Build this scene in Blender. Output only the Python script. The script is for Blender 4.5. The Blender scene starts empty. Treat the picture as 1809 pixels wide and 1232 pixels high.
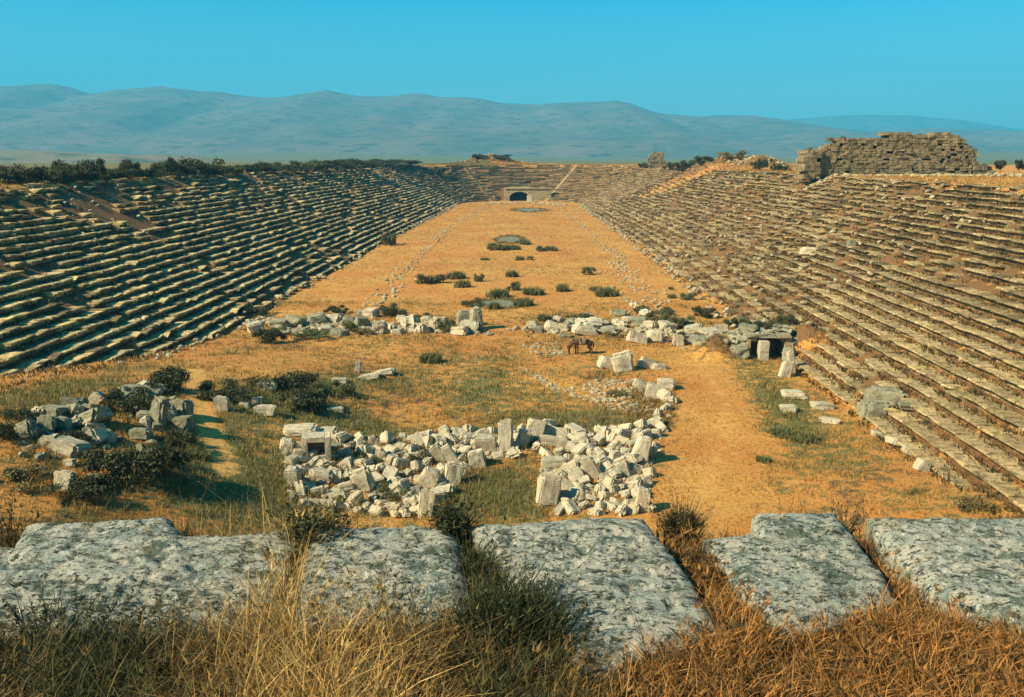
import bpy, bmesh, math, random
import numpy as np
from mathutils import Vector, Matrix, Euler, noise as mnoise

random.seed(7)
rng = np.random.default_rng(11)
scene = bpy.context.scene
COL = scene.collection

# ------------------------------------------------------------------ camera
W0, H0, F0 = 1809.0, 1232.0, 1533.0
EYE = 12.3
HOR, VPX = 280.0, 935.0
PITCH = math.atan((616.0 - HOR) / F0)
YAW = math.atan((VPX - 904.5) / F0)
cam_d = bpy.data.cameras.new('camera')
cam = bpy.data.objects.new('camera', cam_d)
COL.objects.link(cam)
cam_d.sensor_width = 36.0
cam_d.lens = F0 / W0 * 36.0
cam_d.clip_start = 0.1
cam_d.clip_end = 30000.0
cam.location = (0, 0, EYE)
cam.rotation_euler = (math.pi / 2 - PITCH, 0, YAW)
scene.camera = cam
ROT = Euler((math.pi / 2 - PITCH, 0, YAW)).to_matrix()
ROTN = np.array(ROT)


def ray(px, py):
    v = ROT @ Vector(((px - 904.5) / F0, -(py - 616.0) / F0, -1.0))
    return v


def at_z(px, py, z):
    v = ray(px, py)
    t = (z - EYE) / v.z
    return Vector((v.x * t, v.y * t, z))


def at_y(px, py, y):
    v = ray(px, py)
    t = y / v.y
    return Vector((v.x * t, y, EYE + v.z * t))


# ------------------------------------------------------------------ noise
def _h2(ix, iy, s):
    n = (ix.astype(np.int64) * 374761393 + iy.astype(np.int64) * 668265263 + s * 974634777) & 0x7fffffff
    n = ((n ^ (n >> 13)) * 1274126177) & 0x7fffffff
    n = n ^ (n >> 16)
    return (n & 0xffff) / 65535.0


def vn(x, y, s=0):
    x = np.asarray(x, float); y = np.asarray(y, float)
    ix = np.floor(x); iy = np.floor(y)
    fx = x - ix; fy = y - iy
    fx = fx * fx * (3 - 2 * fx); fy = fy * fy * (3 - 2 * fy)
    a = _h2(ix, iy, s); b = _h2(ix + 1, iy, s); c = _h2(ix, iy + 1, s); d = _h2(ix + 1, iy + 1, s)
    return (a * (1 - fx) + b * fx) * (1 - fy) + (c * (1 - fx) + d * fx) * fy


def fbm(x, y, s=0, o=4):
    r = 0; a = .5; t = 0
    for k in range(o):
        r = r + a * vn(np.asarray(x) * 2 ** k + 17.3 * k, np.asarray(y) * 2 ** k - 9.1 * k, s + k); t += a; a *= .5
    return r / t


def S(t):
    t = np.clip(t, 0, 1)
    return t * t * (3 - 2 * t)


# ------------------------------------------------------------------ stadium plan
XA = -3.0
YN, YF = 28.5, 243.0
NK = 2.3        # the near end is flattened
R_, T_, NR = 0.408, 0.84, 25      # rise, tread, rows
RIM = R_ * NR


def hw(y):
    return 18.9 - 2.3 * S((np.asarray(y, float) - 110) / (YF - 110))


def u_of(x, y):
    x = np.asarray(x, float) - XA; y = np.asarray(y, float)
    side = np.abs(x) - hw(y)
    far = np.hypot(x, y - YF) - float(hw(YF))
    near = np.hypot(x, (y - YN) * NK) - float(hw(YN))
    return np.where(y > YF, far, np.where(y < YN, near, side))


GATE_X = XA
MOUNDS = []   # (x, y, rx, ry, h)
p = at_y(868, 290, 296); MOUNDS.append((p.x, 296, 9, 7, 3.0))
p = at_y(1262, 300, 178); MOUNDS.append((p.x + 4, 182, 12, 7, 2.0))
p = at_y(1310, 300, 170); MOUNDS.append((p.x + 4, 174, 6, 5, 1.8))
_q = at_z(1352, 636, 0)
MOUNDS_D = [(_q.x + .3, _q.y + 2.9, 2.0, .9, 1.9), (_q.x - 2.7, _q.y + 1.3, 1.1, 1.2, 1.3), (_q.x + 2.7, _q.y + 1.0, .9, 1.3, 1.7)]
PILE = [(-4.0, 37.0, 4.5, 2.3, .25), (1.5, 38.8, 3.6, 1.8, .3), (4.0, 34.5, 2.2, 2.3, .2), (-7, 36.5, 3, 2.5, .12)]


def h_of(x, y):
    x = np.asarray(x, float); y = np.asarray(y, float)
    u = u_of(x, y)
    h = np.where(u < 0, 0.0, np.where(u < T_ * NR, R_ / T_ * u - 0.06, RIM - .06))
    h = h + np.where(u < 0, 0.10 * (fbm(x / 7, y / 7, 3) - .5) + .14 * (fbm(x / 2.1, y / 2.1, 4, 2) - .5), .12 * (fbm(x / 1.3, y / 1.3, 5, 2) - .5))
    out = np.clip(u - T_ * NR, 0, None)
    h = h + S(out / 30) * (1.6 * (fbm(x / 23, y / 23, 8) - .5))
    far = np.hypot(x, y)
    h = h + S((far - 350) / 900) * (-6 + 34 * fbm(x / 420, y / 420, 9, 4) * S((far - 500) / 1800))
    for mx, my, rx, ry, mh in MOUNDS:
        q = np.exp(-((x - mx) / rx) ** 2 - ((y - my) / ry) ** 2)
        h = h + mh * q * (.6 + .8 * fbm(x / 3, y / 3, 14, 3))
    for mx, my, rx, ry, mh in PILE + MOUNDS_D:
        h = h + mh * np.exp(-((x - mx) / rx) ** 2 - ((y - my) / ry) ** 2)
    # earth banked over the lowest rows
    fl = 3.4 * S((62 - y) / 38) * S((-3 - x) / 17) + .25 * (fbm(x / 2.5, y / 2.5, 21, 3) - .5)
    fr = .55 * S((38 - y) / 10) * S((x - 8) / 6) + .2 * (fbm(x / 2, y / 2, 22, 3) - .5) - .1
    fl = np.where(y < 64, fl, -1); fr = np.where((y < 52) & (x > 6), fr, -1)
    h = np.maximum(h, np.maximum(fl, fr))
    # passage under the far end
    g = (np.abs(x - GATE_X) < 3.4) & (y > YF) & (y < 272.5)
    h = np.where(g, np.minimum(h, 0.02), h)
    h = np.where((y < 22) & (np.abs(x) < 45), np.minimum(h, 11.75 - .43 * y), h)
    # level where the photographer stands
    e = 3.95 + .15 * x * np.where(x > 0, -.25, .25) * 0 + .1 * (fbm(x * .9, y * 0, 31, 2) - .5)
    pl = 10.42 + .08 * S((3.75 - y) / .9) + .10 * (fbm(x / .5, y / .5, 33, 3) - .5)
    h = np.where((y < e) & (np.abs(x) < 14) & (y > -20), np.maximum(pl, np.where(u > T_ * NR, pl, h)), h)
    return h


def hz(x, y):
    return float(h_of(np.array([x]), np.array([y]))[0])


def hit(px, py, tmin=5.0):
    """where the line of sight through a picture point meets the ground"""
    v = ray(px, py)
    ts = np.concatenate([np.arange(tmin, 120, .25), np.arange(120, 420, 1.0)])
    x = v.x * ts; y = v.y * ts; z = EYE + v.z * ts
    d = z - h_of(x, y)
    i = np.argmax(d < 0)
    if d[i] >= 0: i = len(ts) - 1
    return Vector((x[i], y[i], z[i]))


def m_per_px(pt):
    return pt.y / F0


# ------------------------------------------------------------------ object helpers
def tag(o, label=None, cat=None, group=None, kind=None):
    if label: o['label'] = label
    if cat: o['category'] = cat
    if group: o['group'] = group
    if kind: o['kind'] = kind
    return o


def np_mesh(name, verts, faces, mats=(), fmat=None, cols=None, smooth=False):
    """faces: list of (n,k) int arrays"""
    me = bpy.data.meshes.new(name)
    verts = np.asarray(verts, np.float32)
    if isinstance(faces, np.ndarray): faces = [faces]
    faces = [f for f in faces if len(f)]
    me.vertices.add(len(verts)); me.vertices.foreach_set('co', verts.ravel())
    loops = np.concatenate([f.ravel() for f in faces]).astype(np.int32)
    tot = np.concatenate([np.full(len(f), f.shape[1], np.int32) for f in faces])
    st = np.concatenate([[0], np.cumsum(tot)[:-1]]).astype(np.int32)
    me.loops.add(len(loops)); me.loops.foreach_set('vertex_index', loops)
    me.polygons.add(len(tot)); me.polygons.foreach_set('loop_start', st)
    if fmat is not None: me.polygons.foreach_set('material_index', np.asarray(fmat, np.int32))
    me.polygons.foreach_set('use_smooth', np.full(len(tot), smooth, bool))
    for m in mats: me.materials.append(m)
    if cols is not None:
        a = me.attributes.new('tint', 'FLOAT_COLOR', 'POINT')
        c = np.ones((len(verts), 4), np.float32); c[:, :3] = cols
        a.data.foreach_set('color', c.ravel())
    me.update(calc_edges=True)
    return me


def link(name, me, parent=None, loc=(0, 0, 0), rot=(0, 0, 0), sc=(1, 1, 1)):
    o = bpy.data.objects.new(name, me)
    COL.objects.link(o)
    o.location = loc; o.rotation_euler = rot; o.scale = sc
    if parent: o.parent = parent
    return o


def empty(name, loc=(0, 0, 0), rz=0):
    o = bpy.data.objects.new(name, None); COL.objects.link(o)
    o.location = loc; o.rotation_euler = (0, 0, rz); o.empty_display_size = .5
    return o


def copy_tree(o, parent=None):
    c = o.copy(); COL.objects.link(c)
    if parent: c.parent = parent
    for ch in list(o.children): copy_tree(ch, c)
    return c


class MB:
    def __init__(s): s.v = []; s.f = {}; s.n = 0; s.c = []
    def add(s, verts, faces, col=None):
        verts = np.asarray(verts, float)
        s.v.append(verts)
        for f in faces: s.f.setdefault(len(f), []).append([i + s.n for i in f])
        s.n += len(verts)
        if col is not None: s.c.append(np.tile(np.asarray(col, float), (len(verts), 1)))
    def box(s, c, size, rot=(0, 0, 0), jit=0, col=None):
        q = np.array([[-1, -1, -1], [1, -1, -1], [1, 1, -1], [-1, 1, -1], [-1, -1, 1], [1, -1, 1], [1, 1, 1], [-1, 1, 1]], float) * np.array(size) / 2
        if jit: q = q + rng.uniform(-jit, jit, q.shape) * np.array(size)
        q = q @ np.array(Euler(rot).to_matrix()).T + np.array(c)
        s.add(q, [(0, 3, 2, 1), (4, 5, 6, 7), (0, 1, 5, 4), (1, 2, 6, 5), (2, 3, 7, 6), (3, 0, 4, 7)], col)
    def mesh(s, name, mats=(), smooth=False):
        return np_mesh(name, np.concatenate(s.v), [np.array(f, int) for f in s.f.values()], mats, None, np.concatenate(s.c) if s.c else None, smooth)


# ------------------------------------------------------------------ materials
class G:
    def __init__(s, name):
        s.m = bpy.data.materials.new(name); s.m.use_nodes = True
        s.t = s.m.node_tree; s.t.nodes.clear()
        s.out = s.n('ShaderNodeOutputMaterial'); s.b = s.n('ShaderNodeBsdfPrincipled')
        s.t.links.new(s.b.outputs[0], s.out.inputs[0])
        s.b.inputs['Roughness'].default_value = .9
        s.b.inputs['Specular IOR Level'].default_value = .2
        s.tc = s.n('ShaderNodeTexCoord')
        s.co = s.tc.outputs['Object']
    def n(s, t, **k):
        x = s.t.nodes.new(t)
        for a, b in k.items(): setattr(x, a, b)
        return x
    def l(s, a, b): s.t.links.new(a, b)
    def rnd(s):
        oi = s.n('ShaderNodeObjectInfo'); ad = s.n('ShaderNodeVectorMath', operation='ADD')
        mu = s.n('ShaderNodeMath', operation='MULTIPLY'); mu.inputs[1].default_value = 47.0
        s.l(oi.outputs['Random'], mu.inputs[0]); s.l(s.co, ad.inputs[0]); s.l(mu.outputs[0], ad.inputs[1])
        s.co = ad.outputs[0]; s.r = oi.outputs['Random']
    def noise(s, scale, det=4, rough=.6, out=0, dist=0, stretch=None):
        x = s.n('ShaderNodeTexNoise'); x.inputs['Scale'].default_value = scale
        x.inputs['Detail'].default_value = det; x.inputs['Roughness'].default_value = rough
        x.inputs['Distortion'].default_value = dist
        co = s.co
        if stretch:
            mp = s.n('ShaderNodeMapping'); mp.inputs['Scale'].default_value = stretch; s.l(co, mp.inputs[0]); co = mp.outputs[0]
        s.l(co, x.inputs['Vector']); return x.outputs[out]
    def vor(s, scale, feat='F1', out='Distance'):
        x = s.n('ShaderNodeTexVoronoi', feature=feat); x.inputs['Scale'].default_value = scale
        s.l(s.co, x.inputs['Vector']); return x.outputs[out]
    def ramp(s, src, pts, interp='LINEAR'):
        r = s.n('ShaderNodeValToRGB'); e = r.color_ramp; e.interpolation = interp
        while len(e.elements) < len(pts): e.elements.new(.5)
        for el, (p_, c) in zip(e.elements, pts):
            el.position = p_
            if not hasattr(c, '__len__'): c = (c, c, c)
            el.color = (*c, 1)
        s.l(src, r.inputs[0]); return r.outputs[0]
    def mix(s, f, a, b, mode='MIX'):
        x = s.n('ShaderNodeMix', data_type='RGBA', blend_type=mode)
        for i, v in ((0, f), (6, a), (7, b)):
            if hasattr(v, 'links'): s.l(v, x.inputs[i])
            elif i == 0: x.inputs[0].default_value = v
            else: x.inputs[i].default_value = (*v, 1)
        return x.outputs[2]
    def attr(s, name, out='Color'):
        x = s.n('ShaderNodeAttribute'); x.attribute_name = name; return x.outputs[out]
    def bump(s, src, dist, strength=1.0, prev=None):
        b = s.n('ShaderNodeBump'); b.inputs['Distance'].default_value = dist; b.inputs['Strength'].default_value = strength
        s.l(src, b.inputs['Height'])
        if prev: s.l(prev, b.inputs['Normal'])
        return b.outputs[0]
    def done(s, col, nrm=None):
        if hasattr(col, 'links'): s.l(col, s.b.inputs['Base Color'])
        else: s.b.inputs['Base Color'].default_value = (*col, 1)
        if nrm: s.l(nrm, s.b.inputs['Normal'])
        return s.m


CREAM = (.52, .43, .27); PALE = (.60, .53, .38); GREY = (.26, .27, .22); LICH = (.10, .11, .075); DARK = (.035, .035, .025); TEAL = (.27, .36, .31); RUST = (.36, .2, .08)


def stone_mat(name, a, b, c, dk, scale=1.0, lo=.46, hi=.62, bump=.03, rnd=False, tint=False):
    g = G(name)
    if rnd: g.rnd()
    base = g.mix(g.ramp(g.noise(.9 * scale, 5), [(.35, 0), (.65, 1)]), a, b)
    if rnd:
        base = g.mix(.55, base, g.mix(g.r, (1, .97, .92), (.55, .56, .52)), 'MULTIPLY')
    base = g.mix(g.ramp(g.noise(3.3 * scale, 6, .7), [(lo, 0), (hi, 1)]), base, c)
    base = g.mix(g.ramp(g.noise(7.7 * scale, 6, .75), [(.55, 0), (.66, 1)]), base, dk)
    if tint: base = g.mix(1.0, base, g.attr('tint'), 'MULTIPLY')
    n1 = g.bump(g.noise(9 * scale, 6, .75), bump)
    return g.done(base, n1)


M_SEAT_L = stone_mat('weathered seat marble shaded by lichen', (.62, .42, .18), (.47, .33, .15), (.20, .14, .06), (.045, .033, .016), 1.0, .44, .60, tint=True)
M_SEAT_R = stone_mat('weathered seat marble', (.54, .36, .16), (.38, .26, .115), (.18, .125, .055), (.05, .045, .022), 1.0, .44, .62, tint=True)
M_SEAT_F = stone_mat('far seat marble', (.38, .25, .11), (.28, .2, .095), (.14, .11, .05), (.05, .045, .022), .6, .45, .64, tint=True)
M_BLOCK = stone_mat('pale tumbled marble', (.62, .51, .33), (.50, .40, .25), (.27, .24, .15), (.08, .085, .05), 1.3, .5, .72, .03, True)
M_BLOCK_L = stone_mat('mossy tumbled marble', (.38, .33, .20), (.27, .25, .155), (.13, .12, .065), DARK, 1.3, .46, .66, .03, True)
M_WALL = stone_mat('brown masonry', (.31, .22, .105), (.205, .145, .065), (.09, .07, .035), (.03, .028, .018), .5, .45, .62, .06)
M_GATE = stone_mat('gate masonry', (.44, .31, .14), (.34, .26, .13), (.16, .13, .07), DARK, .6, .48, .66, .05)


def fg_stone():
    g = G('lichen crusted limestone')
    g.rnd()
    n1 = g.noise(2.6, 8, .68, dist=.6); n2 = g.noise(9, 8, .72); n3 = g.noise(38, 6, .75)
    base = g.mix(g.ramp(n1, [(.40, 0), (.58, 1)]), (.62, .55, .39), (.36, .40, .31))
    base = g.mix(g.ramp(n2, [(.47, 0), (.54, 1)]), base, (.62, .55, .39))
    base = g.mix(g.ramp(g.noise(5.2, 8, .78, stretch=(1, 1.6, 1)), [(.52, 0), (.57, 1)]), base, (.16, .19, .13))
    base = g.mix(g.ramp(g.noise(1.3, 6, .6), [(.60, 0), (.70, 1)]), base, (.45, .31, .12))
    base = g.mix(g.ramp(g.noise(17, 8, .75, stretch=(.8, 1.7, 1)), [(.53, 0), (.58, 1)]), base, (.06, .07, .045))
    base = g.mix(g.ramp(n3, [(.555, 0), (.60, 1)]), base, (.05, .055, .035))
    base = g.mix(g.ramp(g.noise(24, 6, .75), [(.57, 0), (.61, 1)]), base, (.68, .64, .50))
    vx = g.n('ShaderNodeTexVoronoi', feature='DISTANCE_TO_EDGE'); vx.inputs['Scale'].default_value = 1.4
    dn = g.n('ShaderNodeTexNoise'); dn.inputs['Scale'].default_value = 4; dn.inputs['Detail'].default_value = 5; g.l(g.co, dn.inputs['Vector'])
    mxv = g.n('ShaderNodeMix', data_type='VECTOR'); mxv.inputs[0].default_value = .25; g.l(g.co, mxv.inputs[4]); g.l(dn.outputs[1], mxv.inputs[5]); g.l(mxv.outputs[1], vx.inputs['Vector'])
    crack = g.ramp(vx.outputs['Distance'], [(.002, 0), (.009, 1)])
    crack = g.mix(.55, crack, (1, 1, 1))
    base = g.mix(crack, (.12, .12, .08), base)
    nb = g.bump(crack, .015); nb = g.bump(n2, .06, 1, nb); nb = g.bump(g.noise(17, 8, .75, stretch=(.8, 1.7, 1)), .035, 1, nb); nb = g.bump(n3, .02, 1, nb); nb = g.bump(g.noise(90, 3, .7), .006, 1, nb)
    return g.done(base, nb)


M_FG = fg_stone()


def ground_mat():
    g = G('dry meadow earth')
    n_big = g.noise(.12, 5, .6); n_mid = g.noise(.7, 6, .65); n_f = g.noise(5, 6, .7)
    base = g.mix(g.ramp(n_mid, [(.3, 0), (.7, 1)]), (.48, .215, .038), (.62, .32, .075))
    base = g.mix(g.ramp(n_big, [(.40, 0), (.66, 1)]), base, (.50, .18, .034))
    base = g.mix(g.ramp(n_f, [(.50, 0), (.68, 1)]), base, (.22, .11, .03))
    gm = g.attr('tint')
    sep = g.n('ShaderNodeSeparateColor'); g.l(gm, sep.inputs[0])
    def masked(src, f):
        a = g.n('ShaderNodeMath', operation='ADD'); g.l(src, a.inputs[0]); g.l(f, a.inputs[1])
        return g.ramp(a.outputs[0], [(.78, 0), (1.05, 1)])
    nn = g.ramp(g.noise(1.6, 6, .7), [(.25, 0), (.75, 1)])
    base = g.mix(masked(sep.outputs[0], nn), base, (.13, .12, .035))     # green growth
    base = g.mix(masked(sep.outputs[1], nn), base, (.60, .31, .075))      # trodden earth
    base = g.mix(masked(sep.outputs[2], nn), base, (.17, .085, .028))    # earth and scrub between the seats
    nb = g.bump(n_f, .10); nb = g.bump(g.noise(22, 4, .7), .03, 1, nb)
    return g.done(base, nb)


M_GROUND = ground_mat()


def tint_mat(name, rough=.8, trans=0.0):
    g = G(name)
    g.b.inputs['Roughness'].default_value = rough
    if trans:
        tr = g.n('ShaderNodeBsdfTranslucent'); mx = g.n('ShaderNodeMixShader'); mx.inputs[0].default_value = trans
        a = g.attr('tint'); g.l(a, tr.inputs[0]); g.l(a, g.b.inputs['Base Color'])
        g.l(g.b.outputs[0], mx.inputs[1]); g.l(tr.outputs[0], mx.inputs[2]); g.l(mx.outputs[0], g.out.inputs[0])
        return g.m
    return g.done(g.attr('tint'))


M_GRASS = tint_mat('grass blades', .7, .25)
M_LEAF = tint_mat('leaves', .65, .12)


def wood_mat():
    g = G('twig bark'); return g.done(g.mix(g.noise(20, 4), (.10, .07, .035), (.2, .14, .07)))


M_TWIG = wood_mat()

# ------------------------------------------------------------------ ground sheet
def spaced(a, b, st, lim, k=1.18):
    core = np.arange(a, b + 1e-6, st)
    hi = []; d = st; v = b
    while v < lim: d *= k; v += d; hi.append(v)
    lo = []; d = st; v = a
    while v > -lim: d *= k; v -= d; lo.append(v)
    return np.array(lo[::-1] + list(core) + hi)


xs = spaced(-62, 56, .5, 6300); ys = spaced(14, 300, .5, 6300)
ys = np.unique(np.concatenate([ys, np.arange(2.0, 5.0, .1)]))
ys = ys[(ys > -200)]
GX, GY = np.meshgrid(xs, ys)
GZ = h_of(GX, GY)
nx, ny = len(xs), len(ys)
idx = np.arange(nx * ny).reshape(ny, nx)
fq = np.stack([idx[:-1, :-1], idx[:-1, 1:], idx[1:, 1:], idx[1:, :-1]], -1).reshape(-1, 4)


PATH_PX = [(345, 655), (350, 690), (362, 740), (380, 790), (400, 835)]
PATH = [hit(*q) for q in PATH_PX]
PATH2 = [hit(*q) for q in [(1235, 640), (1275, 700), (1290, 780), (1240, 860), (1220, 920)]]
GREEN = []
for px, py, wx, wy, s in [(450, 720, 60, 50, .35), (440, 840, 120, 60, .4), (860, 870, 100, 45, .55), (1000, 740, 130, 22, .35), (1380, 720, 60, 60, .4), (600, 745, 90, 20, .3),
                       (560, 690, 100, 40, .3), (830, 680, 110, 60, .22), (340, 800, 60, 30, .35), (420, 900, 150, 30, .35), (100, 690, 120, 25, .25), (700, 660, 60, 20, .2)]:
    c = hit(px, py); e = hit(px, py - wy); GREEN.append((c.x, c.y, wx * m_per_px(c), max(1.0, e.y - c.y), s))


def ground_masks(x, y):
    n = fbm(x / 5, y / 5, 41, 4)
    g = .34 * n + .05 + .30 * np.clip(fbm(x / 2.6, y / 2.6, 45, 3) - .52, 0, 1) * 2 * S((75 - y) / 30)
    for cx, cy, rx, ry, s in GREEN:
        g = g + s * np.exp(-((x - cx) / rx) ** 2 - ((y - cy) / ry) ** 2)
    d = np.full(x.shape, 1e9)
    for a, b in zip(PATH[:-1], PATH[1:]):
        ax, ay, bx, by = a.x, a.y, b.x, b.y
        t = np.clip(((x - ax) * (bx - ax) + (y - ay) * (by - ay)) / ((bx - ax) ** 2 + (by - ay) ** 2), 0, 1)
        d = np.minimum(d, np.hypot(x - ax - t * (bx - ax), y - ay - t * (by - ay)))
    bare = np.clip(1.0 - d / .75, 0, 1) * .9
    for a, b in zip(PATH2[:-1], PATH2[1:]):
        ax, ay, bx, by = a.x, a.y, b.x, b.y
        t = np.clip(((x - ax) * (bx - ax) + (y - ay) * (by - ay)) / ((bx - ax) ** 2 + (by - ay) ** 2), 0, 1)
        bare = np.maximum(bare, np.clip(1.0 - np.hypot(x - ax - t * (bx - ax), y - ay - t * (by - ay)) / 1.3, 0, 1) * .30)
        g = g - .22 * np.exp(-(np.hypot(x - ax - t * (bx - ax), y - ay - t * (by - ay)) / 1.6) ** 2)
    u = u_of(x, y)
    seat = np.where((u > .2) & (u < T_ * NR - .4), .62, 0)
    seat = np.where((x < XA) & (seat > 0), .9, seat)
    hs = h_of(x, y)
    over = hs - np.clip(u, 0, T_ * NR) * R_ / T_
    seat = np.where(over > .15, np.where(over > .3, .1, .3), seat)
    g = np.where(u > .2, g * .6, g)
    for mx, my, rx, ry, mh in MOUNDS + MOUNDS_D:
        q = np.exp(-((x - mx) / rx / 1.2) ** 2 - ((y - my) / ry / 1.2) ** 2)
        seat = np.maximum(seat, .85 * q * (1 if mh > .1 else 0)); g = g + .2 * q
    g = np.where((x < XA - 10) & (u > T_ * NR + 3), g + .5, g)
    g = g + .75 * S((np.hypot(x, y) - 290) / 80)
    return g, bare, seat


gm, bm_, sm_ = ground_masks(GX, GY)
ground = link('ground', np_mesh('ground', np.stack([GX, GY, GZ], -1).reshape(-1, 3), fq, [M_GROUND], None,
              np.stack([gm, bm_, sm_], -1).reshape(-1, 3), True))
tag(ground, 'dry orange grassland floor of the stadium running out to the plain', 'ground', kind='structure')

# ------------------------------------------------------------------ hills
def hill_mat(name, a, b, c):
    g = G(name)
    base = g.mix(g.ramp(g.noise(.004, 6, .65), [(.4, 0), (.6, 1)]), a, b)
    base = g.mix(g.ramp(g.noise(.02, 5, .7), [(.5, 0), (.62, 1)]), base, c)
    return g.done(base, g.bump(g.noise(.012, 6, .7), 7))


def hills(name, prof, D, depth, m, seed, label, amp=1.0):
    px = np.array([q[0] for q in prof], float); py = np.array([q[1] for q in prof], float)
    A = np.linspace(-2600, 4400, 330)       # picture column, well past both edges
    top = np.interp(A, px, py) - 5 * (fbm(A / 60, A * 0, seed, 4) - .5) * 2 * amp
    el = (HOR - top) / F0 * D               # crest height over the eye
    B = np.linspace(-1, 1, 60)
    a, b = np.meshgrid(A, B)
    y = D + b * depth + 120 * (fbm(a / 300, b, seed + 5, 3) - .5)
    x = (a - VPX) / F0 * D
    e = np.interp(A, A, el)[None, :]
    sh = np.clip(1 - np.abs(b), 0, 1)
    sh = sh ** .85
    ridge = np.abs(fbm(a / 55 + b * .6, b * 1.6 + a * .002, seed + 9, 5) - .5) * 2
    z = (e + EYE) * sh * (1 - .36 * ridge * np.clip(np.abs(b) * 2.2, 0, 1) * np.clip((1 - np.abs(b)) * 3, 0, 1)) - 6
    n1, n2 = a.shape
    ii = np.arange(n1 * n2).reshape(n1, n2)
    f = np.stack([ii[:-1, :-1], ii[:-1, 1:], ii[1:, 1:], ii[1:, :-1]], -1).reshape(-1, 4)
    o = link(name, np_mesh(name, np.stack([x, y, z], -1).reshape(-1, 3), f, [m], None, None, True))
    tag(o, label, 'hills', kind='structure')
    return o


M_HILL = hill_mat('scrubby hillside', (.10, .10, .055), (.17, .12, .07), (.055, .065, .035))
hills('hills', [(-2600, 210), (-900, 190), (-400, 165), (0, 155), (90, 149), (140, 153), (185, 167), (250, 162), (310, 157), (400, 168), (490, 174), (540, 168), (590, 161), (650, 174),
                (690, 173), (740, 166), (800, 175), (880, 180), (960, 189), (1010, 181), (1080, 182), (1120, 190), (1175, 206), (1230, 207), (1300, 206), (1360, 213), (1440, 228), (1560, 228),
                (1700, 228), (1809, 241), (2100, 240), (2600, 215), (4400, 235)], 3300, 1500, M_HILL, 3, 'hazy blue green mountain ridge across the whole horizon')
hills('far_hills', [(-2600, 230), (0, 240), (1150, 240), (1300, 222), (1400, 210), (1500, 205), (1600, 207), (1680, 215), (1750, 226), (1809, 232), (2000, 238), (4400, 230)],
      5600, 650, M_HILL, 13, 'paler far ridge showing behind the right end of the mountains', .4)
hills('foothills', [(-2600, 262), (-300, 255), (0, 256), (200, 262), (420, 272), (600, 279), (800, 283), (1100, 284), (1500, 283), (1900, 280), (4400, 270)],
      1050, 420, hill_mat('brown foothill', (.15, .12, .05), (.20, .14, .055), (.05, .06, .025)), 23, 'low brown foothills below the mountains at left', .7)

# ------------------------------------------------------------------ seating
_prof = np.array([[.30, -.14], [.28, .26], [.02, .31], [.0, .375], [.05, R_], [T_ + .12, R_ - .015], [T_ + .12, -.14]])


def base_pt(kind, s, u):
    """s: metres along the bank; returns x, y"""
    if kind == 'left' or kind == 'right':
        sg = -1 if kind == 'left' else 1
        if s >= YN:
            return XA + sg * (float(hw(s)) + u), s
        a = (YN - s) / float(hw(YN))
        r = float(hw(YN)) + u
        return XA + sg * r * math.cos(a), YN - r * math.sin(a) / NK
    r = float(hw(YF)) + u                       # far end: s is the angle
    return XA + r * math.cos(s), YF + r * math.sin(s)


def damage(kind, r, s):
    n = float(fbm(np.array([s / 7.0]), np.array([r / 2.6]), 51 if kind == 'left' else 61, 3)[0])
    if kind == 'left':
        p_ = .06 + 1.2 * max(0, n - .50) * 2
        if r > 18: p_ += .10 + .06 * (r - 18)
        if s > 150: p_ += .05
        j = .036 + (.035 if r > 17 else 0)
    elif kind == 'right':
        p_ = .05 + 1.0 * max(0, n - .56) * 2
        if s < 62 and r < 12: p_ = .005 + .4 * max(0, n - .62) * 2
        if r > 20: p_ += .10
        if s > 75: p_ += .08
        if 40 < s < 43.5 and r < 3: p_ += .6
        if r < 5 and 64 < s < 105: p_ += .3
        j = (.018 if s < 62 else .035) + (.04 if s > 75 else 0)
    else:
        p_ = .12 + .6 * max(0, n - .55) * 2; j = .05
    return p_, j


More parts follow.
